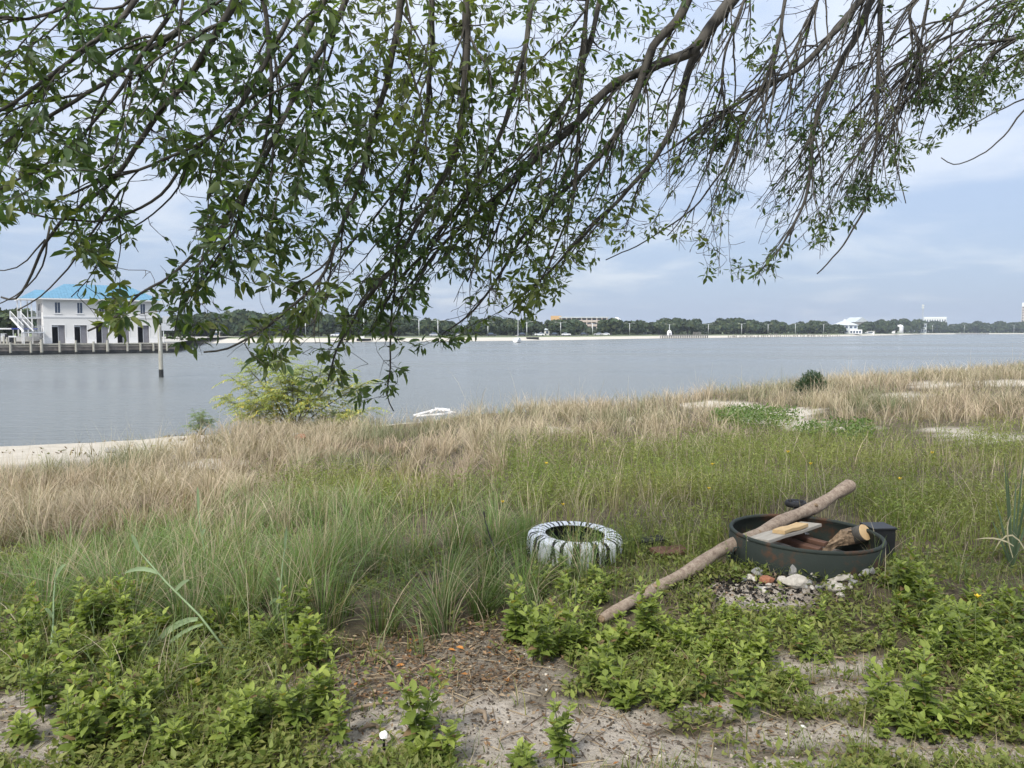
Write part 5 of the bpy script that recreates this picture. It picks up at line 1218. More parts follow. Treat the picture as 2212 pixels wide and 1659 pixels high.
# ------------------------------------------------------------------ the long log leaning over the ring
def log_material():
    m, t, b = mat_new('weathered_log')
    o, f, s = noise_ramp(t, 26, [(.30, (.075, .055, .040)), (.42, (.22, .165, .125)), (.56, (.36, .29, .225)), (.75, (.46, .39, .31))], 10, .85)
    t.links.new(o, b.inputs['Base Color']); b.inputs['Roughness'].default_value = .9; b.inputs['Specular IOR Level'].default_value = .15; bump(t, b, f, .8, .012); return m
M['logbark'] = log_material()
lp = [(1300, 1341, 4.22), (1345, 1311, 4.36), (1400, 1278, 4.5), (1455, 1249, 4.65), (1510, 1222, 4.79), (1560, 1190, 4.93), (1610, 1162, 5.07), (1660, 1140, 5.2), (1710, 1120, 5.34), (1755, 1099, 5.47), (1795, 1070, 5.62), (1838, 1048, 5.76)]
yb = ground_at(1300, 1347).y; lp = [(x, y, yb - .05 + (5.83 - yb) * (x - 1300) / 538) for x, y, _ in lp]; pts = [at_y(*q) for q in lp]; b0 = pts[0].copy()
lg = thing('log', 'long barked log leaning from the weeds across the fire ring', 'log', b0)
lr = [.026, .032, .035, .037, .040, .042, .044, .043, .042, .044, .042, .047]
ref = []; rr = []
for i in range(len(pts) - 1):
    for u in (0, .25, .5, .75): ref.append(pts[i].lerp(pts[i + 1], u) - b0); rr.append(lr[i] * (1 - u) + lr[i + 1] * u)
ref.append(pts[-1] - b0); rr.append(lr[-1])
ref = [p + Vector((.012 * math.sin(i * .55), 0, .012 * math.sin(i * .4 + 1))) for i, p in enumerate(ref)]; rr = [r * (1 + .10 * math.sin(i * .9)) for i, r in enumerate(rr)]
for _ in range(2): ref = [ref[0]] + [(ref[i - 1] + ref[i] * 2 + ref[i + 1]) / 4 for i in range(1, len(ref) - 1)] + [ref[-1]]
m = MB(); m.tube(ref, rr, 18, caps=False)
vv = np.array(m.v); m.v = [tuple(x) for x in vv + (vnoise(vv[:, 0] * 22 + vv[:, 2] * 13, vv[:, 1] * 22, 75, 3) - .5)[:, None] * .026 * np.array([1, 0, 1])]
m.build('trunk', M['logbark'], lg, True)
d = (ref[-1] - ref[-2]).normalized(); m = MB(); m.tube([ref[-1] - d * .01, ref[-1] + d * .004, ref[-1] + d * .010], [lr[-1] * .98, lr[-1] * .90, lr[-1] * .4], 18); m.build('broken_end', M['tornwood'], lg, True)
d = (ref[0] - ref[1]).normalized(); m = MB(); m.tube([ref[0] - d * .01, ref[0] + d * .02], [lr[0], lr[0] * .6], 18); m.build('lower_end', M['tornwood'], lg, True)
for f_, ang, nm in ((9.0 / 11, 1.2, 'knot'), (2.4 / 11, .4, 'knot'), (6.5 / 11, 2.2, 'knot')):
    k = int(f_ * (len(ref) - 1)); m = MB(); o_ = Vector((math.cos(ang) * .3, -math.sin(ang), .75)).normalized() * rr[k]; c = ref[k]
    m.tube([c + o_ * .80, c + o_ * 1.08, c + o_ * 1.14], [.020, .013, .004], 9); m.build(nm, M['tornwood'], lg, True)
# wheel, black crate and rusty boards near the ring
wz = zon(1719, 1084, 2.255); g0 = float(H(wz.x, wz.y)); t = thing('small_wheel', 'small black wheel lying flat on a post stub behind the fire ring', 'wheel', (wz.x, wz.y, g0))
hgt = wz.z - g0; m = MB(); m.lathe([(.062, hgt - .03), (.075, hgt - .035), (.082, hgt - .02), (.082, hgt - .005), (.074, hgt + .008), (.062, hgt + .004)], 32, closed=True); m.build('tyre', M['rubber'], t, True)
m = MB(); m.lathe([(.012, hgt - .022), (.062, hgt - .024), (.062, hgt - .008), (.03, hgt - .012), (.022, hgt + .002), (.008, hgt + .002)], 24); m.build('hub', M['black'], t, True)
m = MB(); m.tube([(0, 0, -.05), (0, 0, hgt - .02)], .022, 10); m.build('post', M['timber'], t)
cz = zon(1913, 1143, 2.245); g0 = float(H(cz.x, cz.y)); t = thing('black_crate', 'black plastic crate standing behind the right side of the fire ring', 'crate', (cz.x, cz.y + .06, g0 - .02), R(4))
hh = cz.z - g0 + .02
m = MB(); m.box((-.10, -.08, 0), (.055, -.068, hh)); m.box((-.10, .068, 0), (.055, .08, hh)); m.box((-.10, -.067, 0), (-.088, .067, hh)); m.box((.043, -.067, 0), (.055, .067, hh)); m.build('side', M['black'], t)
m = MB(); m.box((-.086, -.066, .01), (.041, .066, .02)); m.build('bottom', M['black'], t)
m = MB(); m.box((-.108, -.088, hh), (.063, .088, hh + .012)); m.build('lid', M['black'], t)
g1 = ground_at(1400, 1207); g2 = ground_at(1475, 1203)
plank('plank', 'rusty red-brown board half hidden in weeds right of the tyre', (g1.x + .04, g1.y, g1.z + .045), (g2.x + .02, g2.y + .02, g2.z + .05), .10, .025, M['redwood'], R(14))
g1 = ground_at(1375, 1195); g2 = ground_at(1440, 1190)
plank('plank', 'charred black board in the weeds right behind the rusty board', (g1.x, g1.y + .08, g1.z + .05), (g2.x, g2.y + .1, g2.z + .065), .10, .03, M['char'], R(4))
# stones, brick bits and shells in front of the ring
M['stone'] = simple('pale_stone', (.50, .46, .40), .95, .25, 22, .8, dist=.01)
M['greystone'] = simple('grey_stone', (.27, .265, .25), .95, .25, 22, .8, dist=.01)
M['brick'] = simple('old_brick', (.33, .145, .085), .95, .25, 26, .7, dist=.008)
def rock(label, px, py, w, h, d, mat, seed, name='stone', cat='stone', sharp=.22, rz=0.0, lift=0.0):
    p = ground_at(px, py); bm = bmesh.new(); bmesh.ops.create_icosphere(bm, subdivisions=2, radius=1.0); r = random.Random(seed)
    pl_ = [Vector((r.uniform(-1, 1), r.uniform(-1, 1), r.uniform(-1, 1))).normalized() for _ in range(7)]; ds = [r.uniform(.55, .85) for _ in pl_]
    for v in bm.verts:
        for n_, dd in zip(pl_, ds):
            e = v.co.dot(n_)
            if e > dd: v.co -= n_ * (e - dd)
        v.co *= 1 + r.uniform(-.05, .05); v.co.x *= w / 2; v.co.y *= d / 2; v.co.z *= h / 2
    me = bpy.data.meshes.new(name); bm.to_mesh(me); bm.free(); me.materials.append(mat)
    return tag(link(name, me, None, (p.x, p.y, p.z + h * .30 + lift), (r.uniform(-.15, .15), r.uniform(-.15, .15), rz)), label, cat)
def zc(zx, zy): return ((2700 + zx / 2.458) * .5486, (1800 + zy / 2.458) * .5486)
for i, (zx, zy, w, h, d, mt, lab) in enumerate([
    (1040, 1150, .060, .085, .04, 'greystone', 'upright pointed grey stone against the front of the fire ring'), (1250, 1165, .085, .075, .05, 'stone', 'pale stone with a white lump leaning on the ring front'),
    (1070, 1245, .14, .07, .09, 'stone', 'broad pale stone below the upright pointed stone'), (1420, 1185, .20, .055, .09, 'stone', 'long flat pale slab in front of the fire ring'), (1660, 1160, .13, .06, .08, 'greystone', 'grey-white stone at the right end of the long slab'),
    (790, 1245, .042, .02, .03, 'stone', 'small cream stone just below the red brick piece'), (1765, 1125, .09, .06, .07, 'greystone', 'dark grey stone beside the right front of the ring'), (1420, 1290, .12, .05, .08, 'stone', 'white crumbly stone among weeds below the long slab'),
    (690, 1150, .065, .055, .05, 'greystone', 'grey stone by the ring left of the red brick piece'), (930, 1215, .05, .04, .04, 'stone', 'small brownish stone between brick piece and broad stone'), (1190, 1235, .05, .035, .04, 'greystone', 'small stone right of the broad pale stone'),
    (760, 1310, .035, .02, .03, 'stone', 'white chip on the ash patch below the brick piece'), (1500, 1350, .04, .025, .04, 'stone', 'small pale chip at the edge of the weeds below the slab')]):
    rock(lab, *zc(zx, zy), w * 1.3, h * 1.3, d * 1.2, M[mt], 40 + i)
rock('broken red brick piece in front of the fire ring', *zc(785, 1220), .105, .07, .07, M['brick'], 77, 'brick_piece', 'brick')
rq = random.Random(9)
for i, zx in enumerate(sorted(rq.uniform(560, 1750) for _ in range(16))):
    rock('%s small rubble stone from the left before the fire ring' % ORD[i], *zc(zx, 1200 + rq.uniform(0, 110) - abs(zx - 1150) * .05), rq.uniform(.03, .07), rq.uniform(.02, .045), rq.uniform(.03, .06), M[rq.choice(['stone', 'stone', 'greystone'])], 140 + i)['group'] = 'small rubble stones before the fire ring'
# charcoal scatter in front of the ring
pool = Pool(); rng = np.random.default_rng(90); n = 1100; px = rng.normal(1620, 95, n); py = rng.normal(1266, 24, n); P, okk = ground_many(px, py); P[:, 2] += .004
X, Yv, Z = frames(rng.normal(0, 1, (n, 3)), rng, tilt=.6); cc = np.array([[.018, .017, .016], [.06, .055, .05], [.45, .42, .36], [.30, .22, .15]])[rng.choice(4, n, p=[.62, .26, .05, .07])]
pool.put(stamp([(-.5, -.4, 0), (.5, -.5, 0), (.4, .5, 0), (-.5, .4, 0), (0, 0, .5)], [(0, 1, 4), (1, 2, 4), (2, 3, 4), (3, 0, 4)], P, X, Yv, Z, rng.uniform(.005, .024, n), cc))
tag(link('charcoal_bits', pool.mesh('charcoal_bits', M['dry'])), 'scattered charcoal and ash bits in front of the fire ring', 'charcoal', kind='stuff')
# sticks and litter on the bare sand
M['stick'] = simple('dry_stick', (.24, .185, .13), .9, .3, 30, .4, dist=.003)
def stick(label, a, b, r, bend=.02):
    A_, B_ = ground_at(*a), ground_at(*b); m = MB(); o = A_.copy(); A_ = Vector((0, 0, r)); B_ = B_ - o + Vector((0, 0, r)); mid = (A_ + B_) / 2 + Vector((bend, bend, .012))
    m.tube([A_, A_.lerp(mid, .5) + Vector((0, .006, .004)), mid, mid.lerp(B_, .5) - Vector((0, .006, 0)), B_], [r * .8, r, r, r * .85, r * .4], 8)
    return tag(m.build('stick', M['stick'], loc=o, smooth=True), label, 'stick')
for lab, a, b, r in [('long grey stick below the leaf litter, pointing at the white litter', (735, 1548), (870, 1520), .007), ('short thick dark stick on the bare sand left of the white cap', (775, 1583), (822, 1578), .009), ('dark stub of wood on the sand right of the lone weed', (1022, 1545), (1050, 1565), .010),
        ('pale bent twig at the upper edge of the leaf litter', (905, 1385), (1000, 1375), .005), ('forked grey stick in the leaf litter', (790, 1410), (860, 1475), .007), ('long thin stick at the left side of the leaf litter', (690, 1440), (800, 1405), .006), ('pale stick across the middle of the leaf litter', (880, 1455), (975, 1420), .005),
        ('thin twig on the bare sand near the bottom edge', (1080, 1600), (1150, 1585), .004), ('dry twig on the sand in front of the right-hand weeds', (1780, 1425), (1850, 1440), .005), ('pale stick at the lower right sand', (1880, 1490), (1960, 1475), .005), ('crooked twig on the right-hand sand', (1700, 1540), (1770, 1560), .004)]:
    stick(lab, a, b, r)
p = ground_at(829, 1618); t = thing('capped_stick', 'dark stub stick with a crumpled white cap stuck in the sand', 'stick', p)
m = MB(); m.tube([(0, 0, -.02), (.002, 0, .055)], [.006, .005], 8); m.build('stub', M['char'], t, True)
m = MB(); m.lathe([(.001, .066), (.008, .065), (.015, .060), (.018, .050), (.012, .052), (.002, .056)], 12); rngC = random.Random(2); m.v = [tuple(Vector(v) + Vector((rngC.uniform(-1, 1), rngC.uniform(-1, 1), rngC.uniform(-1, 1))) * .003) for v in m.v]; m.build('cap', M['white'], t)
for i, (px, py, lab, sz) in enumerate([(690, 1500, 'crumpled white plastic scrap at the left edge of the bare sand', .05), (800, 1521, 'white shell chip beside the long grey stick', .02), (1765 * .61 + 0, 1395, 'white shell in the leaf litter near the grass', .025), (865, 1468, 'pinkish shell in the leaf litter', .025), (905, 1462, 'long white shell beside the yellow scrap', .03), (1180, 1490, 'white pebble on the bare sand', .012), (1735, 1570, 'white shell chip on the right-hand sand', .018), (1880, 1525, 'round pale shell on the right-hand sand', .018)]):
    p = ground_at(px, py); r_ = random.Random(60 + i); m = MB()
    m.lathe([(.001, .5), (.45, .42), (.8, .2), (1.0, 0), (.8, .02), (.01, .2)], 9); m.v = [(x * sz * .6 * (1 + r_.uniform(-.2, .2)), y * sz * .45 * (1 + r_.uniform(-.2, .2)), z * sz * .6 + r_.uniform(0, .12) * sz) for x, y, z in m.v]
    tag(m.build('shell' if 'shell' in lab else ('pebble' if 'pebble' in lab else 'plastic_scrap'), M['white_d'], loc=p, rot=(r_.uniform(-.3, .3), r_.uniform(-.3, .3), r_.uniform(0, 6))), lab, 'shell' if 'shell' in lab else ('pebble' if 'pebble' in lab else 'scrap'))
M['orangeleaf'] = simple('orange_dead_leaf', (.46, .20, .05), .7, .25, 20, 0)
for i, (px, py, lab) in enumerate([(893, 1390, 'orange dead leaf at the top of the litter by the grass'), (985, 1408, 'curled orange leaf in the middle of the leaf litter'), (1003, 1404, 'orange leaf touching another orange leaf in the litter'), (1096, 1413, 'bright orange curled leaf at the right end of the litter'), (855, 1441, 'orange-brown leaf at the left of the leaf litter'), (1905, 1541, 'orange dead leaf on the sand at lower right'), (1742, 1385, 'rusty dead leaf in the weeds below the fire ring stones')]):
    p = ground_at(px, py); r_ = random.Random(80 + i); m = MB(); L_ = .042
    m.add([(x * L_, y * L_ * .7, abs(y) * L_ * .5 + .25 * L_ * x * x + .004) for x, y, z in LEAF_V], LEAF_F)
    tag(m.build('dead_leaf', M['orangeleaf'], loc=p, rot=(r_.uniform(-.2, .2), r_.uniform(-.2, .2), r_.uniform(0, 6)), smooth=True), lab, 'dead leaf')

# ------------------------------------------------------------------ shore things: shrubs, bush, broken chair, beach stones
def feather_shrub(name, label, base, limbs, nleaf, spread, leafcol, yel, seed, fl=.30, droop=.5):
    """several bare stems that fan out, each carrying feathery compound leaves"""
    rng = np.random.default_rng(seed); t = thing(name, label, 'shrub', base); pool = Pool()
    tips = []
    for tip, rad in limbs:
        tip = Vector(tip); c = Vector((tip.x * .35, tip.y * .35, tip.z * .55)); m = MB()
        path = [Vector((0, 0, -.05)) * (1 - u) ** 2 + c * 2 * u * (1 - u) + tip * u * u for u in np.linspace(0, 1, 8)]
        m.tube(path, list(np.linspace(rad, rad * .25, 8)), 7); m.build('stem', M['shrubstem'], t, True); tips.append(path)
    for path in tips:
        n = nleaf; u = rng.uniform(.45, 1.0, n); idx = np.clip((u * 7), 0, 6.99); i0 = idx.astype(int); fr_ = (idx - i0)[:, None]
        A_ = np.array([path[i] for i in i0]); B_ = np.array([path[i + 1] for i in i0]); S0 = A_ * (1 - fr_) + B_ * fr_
        d = rng.normal(0, 1, (n, 3)); d[:, 2] = np.abs(d[:, 2]) * .7 + .1; d = unit(d); Lr = rng.uniform(.5, 1.0, n) * spread
        for q in range(13):
            v = (q + 1) / 13; Q = S0 + d * (Lr * v)[:, None]; Q[:, 2] -= droop * Lr * v ** 2
            tang = d.copy(); tang[:, 2] -= 2 * droop * v; tang = unit(tang); sidev = unit(np.cross(tang, np.array([0, 0, 1.0]) + rng.normal(0, .15, (n, 3))))
            f = rng.random(n); ya = np.array(yel) * 1.0; sel = (f < (.16 * (S0[:, 2] < base.z * 0 + 1.6)))[:, None]
            col = np.where(sel, ya[None], np.array(leafcol)[None]) * rng.uniform(.75, 1.3, (n, 1))
            for sgn in (-1, 1):
                X = unit(sidev * sgn + tang * .5 + rng.normal(0, .12, (n, 3))); X[:, 2] -= .25; X = unit(X); Yv = unit(np.cross(np.array([0, 0, 1.0]) + rng.normal(0, .2, (n, 3)), X)); Z = np.cross(X, Yv)
                l = fl * spread * .55 * (1 - .45 * abs(2 * v - 1)) * rng.uniform(.7, 1.2, n)
                pool.put(stamp([(0, 0, 0), (.5, .5, .03), (.5, -.5, .03), (1, 0, -.08)], [(0, 2, 1), (1, 2, 3)], Q, X, Yv, Z, np.stack([l, l * .24, l], 1), col))
    link('foliage', pool.mesh('foliage', M['veg']), t); return t
M['shrubstem'] = simple('shrub_stem', (.20, .18, .12), .85, .25, 8, .3)
def gp(px, y): # ground point under a picture column at a given distance
    X_ = (px - CX) / FPX * y * 1.002; return Vector((X_, y, float(H(X_, y))))
b = gp(632, 22.5); k = 22.5 / FPX
limbs = [(((px - 632) * k, dy, (905 - py) * k), r) for px, py, dy, r in [(485, 785, .5, .035), (530, 748, -.3, .035), (590, 742, .6, .03), (655, 755, .2, .03), (610, 770, -.5, .03), (560, 830, -.6, .03), (640, 775, -.4, .03), (700, 765, .3, .03), (745, 775, -.2, .03), (790, 795, .4, .03), (810, 850, -.3, .025), (690, 830, -.7, .025), (520, 860, -.4, .025), (750, 860, .5, .025), (610, 810, -.9, .03), (470, 830, .2, .025)]]
feather_shrub('feathery_shrub', 'wide feathery yellow-green shrub standing by the water', b, limbs, 52, .74, (.285, .325, .105), (.55, .46, .10), 5, fl=.40)
b = gp(432, 22.0); k = 22 / FPX
feather_shrub('feathery_shrub', 'small blue-green feathery shrub left of the big yellow-green one', b, [(((px - 432) * k, dy, (940 - py) * k), .02) for px, py, dy in [(415, 890, .1), (440, 885, -.1), (455, 905, .1), (408, 915, -.1), (430, 900, .2)]], 40, .40, (.16, .225, .09), (.2, .22, .08), 6)
b = gp(522, 23.0); k = 23 / FPX
feather_shrub('feathery_shrub', 'thin pale feathery sapling between the two bigger shrubs', b, [(((px - 522) * k, dy, (940 - py) * k), .014) for px, py, dy in [(515, 895, .1), (530, 900, -.1), (520, 912, .1)]], 26, .28, (.20, .25, .12), (.2, .24, .1), 9)
# dark round bush on the dune
b = gp(1752, 27.0); t = thing('dune_bush', 'dark green round bush alone in the tan dune grass', 'bush', b); rng = np.random.default_rng(12)
m = MB()
for q in range(6): m.tube([(0, 0, -.05), (rng.normal(0, .15), rng.normal(0, .15), .3), (rng.normal(0, .35), rng.normal(0, .3), .62)], [.02, .014, .006], 5)
m.build('stem', M['shrubstem'], t, True); n = 2600; d = unit(rng.normal(0, 1, (n, 3))); d[:, 2] = np.abs(d[:, 2]); P = d * np.array([.56, .50, .66]) * (.55 + .75 * vnoise(d[:, 0] * 2.5 + 4, d[:, 2] * 2.5 + d[:, 1], 66, 2))[:, None] * rng.uniform(.45, 1.15, (n, 1)) ** .7; P[:, 2] += .08
X, Yv, Z = frames(d + rng.normal(0, .5, (n, 3)), rng); pool = Pool(); pool.put(stamp(LEAF4_V, LEAF4_F, P, X, Yv, Z, np.stack([rng.uniform(.06, .12, n), rng.uniform(.02, .04, n), np.full(n, .08)], 1), np.array([.055, .090, .045]) * rng.uniform(.6, 1.4, (n, 1)))); link('foliage', pool.mesh('foliage', M['veg']), t)
# broken white plastic lounger washed up at the waterline
wp = at_z(905, 897, .35); ch = thing('broken_lounger', 'broken white plastic lounge chair washed up at the waterline', 'lounger', wp, R(6)); kk = wp.y / FPX
def cp(px, py, dy=0.0): return Vector(((px - 905) * kk, dy, (897 - py) * kk * .75))
for nm, segs, w in [('rail', [((893, 897), (936, 884)), ((936, 884), (972, 883))], .07), ('rail', [((900, 899), (975, 893))], .07), ('leg', [((936, 884), (928, 893))], .06), ('leg', [((962, 880), (955, 892))], .06), ('backrest_frame', [((934, 883), (958, 880)), ((940, 878), (966, 882))], .06), ('slat', [((945, 878), (944, 892))], .05), ('slat', [((953, 879), (953, 890))], .05), ('arm', [((962, 883), (985, 892))], .06)]:
    m = MB()
    for i, (a, c) in enumerate(segs): m.bar(cp(*a, .1 * i), cp(*c, .25), w, w * .8)
    m.build(nm, M['white'], ch)
for i, (px, py, w, lab, mt) in enumerate([(238, 978, .30, 'dark stone on the pale beach at the left', 'brownwall'), (650, 950, .38, 'brown lump of peat on the beach below the small shrub', 'brick'), (640, 944, .26, 'grey stone at the water edge below the small shrub', 'greystone')]):
    p = at_z(px * .99, py, .5); p = gp(px, p.y); rock(lab, px, py, w, w * .5, w * .7, M[mt], 120 + i, 'beach_stone')
# ------------------------------------------------------------------ the overhanging tree
TR = np.random.default_rng(77)
J = Vector((2.9, -1.3, 6.2)); tg = float(H(3.1, -2.0))
tree = thing('overhanging_tree', 'overhanging tree whose drooping leafy branches fill the top of the view', 'tree', (3.1, -2.0, tg)); T0 = Vector((3.1, -2.0, tg))
m = MB(); m.tube([Vector((0, 0, -.2)), Vector((.02, .03, .6)), Vector((-.03, .2, 2.0)), Vector((-.1, .45, 3.2)), J - T0], [.30, .24, .21, .20, .17], 14); m.build('trunk', M['bark'], tree, True)
# main branches: picture course, distance at start and end, radius at start and end
BR = [
    ([(311, -30), (281, 30), (234, 67), (187, 107), (147, 134), (90, 176), (20, 225), (-60, 270)], 3.1, 2.8, .016, .005),
    ([(480, -30), (462, 7), (368, 74), (285, 134), (214, 191), (151, 228), (90, 258), (0, 318), (-70, 360)], 3.2, 2.9, .018, .005),
    ([(520, -30), (512, 0), (485, 44), (432, 134), (372, 208), (331, 258), (301, 318), (244, 388), (201, 425), (134, 469), (97, 516), (74, 560), (57, 612), (36, 668), (6, 640)], 3.0, 3.2, .021, .004),
    ([(720, -30), (693, 20), (619, 134), (569, 188), (495, 251), (415, 335), (362, 402), (318, 439), (278, 469), (244, 479), (167, 475), (110, 479), (50, 459)], 3.4, 3.1, .018, .0035),
    ([(565, -30), (569, 0), (583, 100), (593, 234), (576, 301), (536, 418), (512, 485), (470, 560), (440, 610)], 3.3, 3.4, .014, .004),
    ([(760, -30), (737, 33), (686, 117), (636, 201), (603, 278), (552, 385), (522, 435), (469, 500), (418, 549), (396, 576), (366, 598), (327, 616), (287, 643), (257, 687), (228, 705), (188, 718)], 3.3, 3.05, .018, .004),
    ([(1010, -30), (1008, 0), (1012, 100), (998, 234), (988, 335), (941, 402), (891, 502), (850, 590), (800, 636), (763, 680), (736, 735), (716, 790), (709, 824)], 3.7, 3.7, .030, .004),
    ([(1600, -30), (1582, 0), (1538, 50), (1505, 110), (1440, 130), (1400, 150), (1326, 177), (1276, 234), (1250, 268), (1193, 308), (1126, 378), (1059, 435), (982, 502), (920, 570), (860, 650)], 4.4, 3.9, .050, .005),
    ([(1505, 110), (1481, 161), (1468, 234), (1440, 300), (1400, 360), (1350, 420), (1290, 480), (1230, 540), (1180, 600)], 4.4, 4.2, .032, .005),
    ([(1500, -30), (1470, 44), (1410, 94), (1387, 161), (1370, 230), (1330, 300), (1280, 350), (1200, 430), (1130, 510), (1080, 590), (1056, 631), (1017, 680), (985, 705), (960, 723)], 4.2, 4.1, .036, .004),
    ([(1880, -40), (1859, 0), (1806, 64), (1766, 110), (1732, 151), (1672, 177), (1632, 194), (1605, 218), (1538, 258), (1498, 288), (1440, 330)], 4.9, 4.6, .034, .006),
    ([(1890, -30), (1879, 0), (1856, 67), (1816, 134), (1792, 187), (1766, 244), (1752, 301), (1752, 385), (1735, 452), (1679, 549), (1640, 590)], 5.0, 4.9, .034, .005),
    ([(1906, -30), (1903, 0), (1900, 100), (1893, 201), (1896, 285), (1886, 368), (1869, 452), (1833, 516), (1806, 549), (1765, 592)], 5.1, 5.0, .024, .004),
    ([(2270, 60), (2212, 77), (2107, 100), (2040, 141), (1973, 201), (1906, 254), (1860, 330), (1800, 400)], 5.3, 5.0, .018, .004),
    ([(2300, 170), (2212, 214), (2140, 251), (2080, 280)], 5.2, 5.0, .010, .003),
    ([(2290, 150), (2212, 234), (2184, 285), (2137, 328), (2100, 348), (2053, 362), (2033, 340)], 5.0, 4.9, .010, .003),
    ([(2000, -40), (1960, 30), (1985, 100), (1990, 170), (1940, 215), (1900, 300)], 5.2, 5.1, .016, .004),
    ([(2250, -40), (2140, 40), (2040, 80), (1950, 130), (1840, 240), (1770, 330), (1700, 420)], 5.4, 5.1, .015, .004),
    ([(870, -30), (860, 60), (835, 180), (800, 300), (770, 420), (720, 520), (700, 600), (659, 635), (600, 695), (560, 725), (500, 748), (440, 761)], 3.5, 3.3, .022, .004),
    ([(930, -30), (935, 120), (920, 260), (880, 380), (860, 480), (850, 600), (850, 631), (848, 693), (840, 755), (848, 800), (833, 847), (835, 874), (850, 889)], 3.8, 4.0, .020, .003),
    ([(1150, -30), (1140, 80), (1110, 200), (1080, 300), (1020, 400), (960, 480), (900, 560), (840, 640), (800, 720)], 3.9, 3.9, .020, .004),
    ([(1300, -30), (1280, 80), (1245, 180), (1200, 250), (1150, 330), (1100, 420), (1060, 520), (1010, 610)], 4.1, 4.0, .020, .004),
    ([(1270, -30), (1265, 100), (1250, 220), (1245, 330), (1235, 450), (1200, 540), (1160, 620), (1100, 680)], 4.0, 4.2, .015, .004),
    ([(640, -30), (620, 60), (560, 160), (510, 250), (450, 300), (380, 340), (300, 360), (200, 400), (110, 440)], 3.2, 3.0, .014, .004),
    ([(2260, -20), (2150, 60), (2060, 130), (2010, 220), (1985, 300)], 5.3, 5.1, .012, .003),
    ([(2330, 40), (2212, 110), (2130, 160), (2060, 220)], 5.4, 5.2, .010, .003),
    ([(2100, -30), (2050, 60), (1960, 150), (1930, 260), (1935, 350), (1955, 440)], 5.2, 5.1, .014, .003),
    ([(1700, -30), (1690, 60), (1660, 160), (1600, 260), (1570, 360), (1500, 450), (1400, 520), (1310, 560)], 4.7, 4.5, .015, .003),
    ([(1620, -30), (1560, 120), (1565, 250), (1520, 380), (1470, 480), (1440, 510)], 4.6, 4.5, .013, .003),
    ([(1780, -30), (1740, 60), (1690, 150), (1640, 250), (1600, 330)], 4.9, 4.8, .013, .003),
    ([(2010, -30), (1990, 100), (1950, 240), (1900, 330), (1850, 430)], 5.2, 5.1, .012, .003),
    ([(2180, -30), (2090, 30), (1980, 60), (1880, 130), (1800, 160), (1700, 260)], 5.3, 5.1, .012, .003),
    ([(260, 410), (201, 500), (154, 576), (107, 631), (85, 655), (38, 671)], 3.2, 3.1, .007, .0025),
    ([(97, 516), (60, 565), (30, 600), (-20, 585)], 3.2, 3.1, .005, .002),
    ([(110, 490), (92, 590), (50, 640), (-20, 665)], 3.2, 3.1, .006, .002),
    ([(415, 335), (380, 420), (330, 470), (240, 520), (200, 600), (150, 640)], 3.3, 3.2, .006, .002),
    ([(200, -30), (150, 25), (80, 40), (0, 45), (-60, 30)], 2.9, 2.7, .009, .004),
    ([(400, -30), (360, 50), (300, 120), (240, 220), (180, 300), (120, 340), (40, 390), (-40, 430)], 3.0, 2.9, .012, .004),
]
def smooth3(P, it=2):
    for _ in range(it): P = np.concatenate([P[:1], (P[:-2] + 2 * P[1:-1] + P[2:]) / 4, P[-1:]])
    return P
def resample(P, step):
    d = np.concatenate([[0], np.cumsum(np.linalg.norm(np.diff(P, axis=0), axis=1))]); n = max(3, int(d[-1] / step) + 1)
    s = np.linspace(0, d[-1], n); return np.stack([np.interp(s, d, P[:, i]) for i in range(3)], 1)
SK = []; SKT = []; SKR = []           # skeleton points, tangents, radii
for pts, d0, d1, r0, r1 in BR:
    n = len(pts); P = np.array([at_y(px, py, d0 + (d1 - d0) * i / (n - 1)) for i, (px, py) in enumerate(pts)])
    P = resample(P, .05); P = smooth3(P, 3); P += np.stack([vnoise(np.arange(len(P)) * .35 + 7, np.full(len(P), k * 3.3 + r0 * 977), 80 + k, 2) - .5 for k in range(3)], 1) * .022
    nn = len(P); r0 *= .80; rad = r0 + (r1 - r0) * np.linspace(0, 1, nn) ** .7
    SK.append(P); t_ = np.gradient(P, axis=0); SKT.append(unit(t_)); SKR.append(rad)
    first = pts[0]
    if first[1] < 0 or first[0] > 2240:                 # carry the branch back to the fork above
        s = Vector(P[0]); mid = (s + J) / 2 + Vector((0, 0, .45)); tg_ = Vector(-unit(P[2] - P[0])) * .5
        ext = np.array([J.lerp(mid, u) * (1 - u) + mid.lerp(s + tg_ * (1 - u), u) * u for u in np.linspace(0, 1, 14)]); full = np.concatenate([ext[:-1], P]); rad2 = np.concatenate([np.linspace(max(.05, r0 * 1.5), r0, len(ext) - 1), rad])
    else: full, rad2 = P, rad
    m = MB(); full = full - np.array(T0); m.tube([Vector(p) for p in full], list(rad2), 9); m.build('branch', M['bark'], tree, True)
SK = np.concatenate(SK); SKT = np.concatenate(SKT); SKR = np.concatenate(SKR)
_bx = [-60, 0, 60, 110, 150, 190, 215, 260, 330, 375, 430, 470, 520, 560, 620, 680, 740, 800, 850, 880, 950, 1040, 1080, 1150, 1200, 1270, 1300, 1400, 1450, 1500, 1530, 1620, 1690, 1720, 1780, 1850, 1950, 1965, 2000, 2060, 2150, 2212, 2300]
_by = [480, 480, 470, 480, 545, 560, 715, 720, 690, 750, 765, 700, 690, 790, 800, 830, 850, 880, 875, 760, 750, 740, 700, 690, 640, 590, 540, 520, 520, 560, 612, 620, 590, 565, 560, 500, 420, 370, 340, 300, 250, 180, 150]
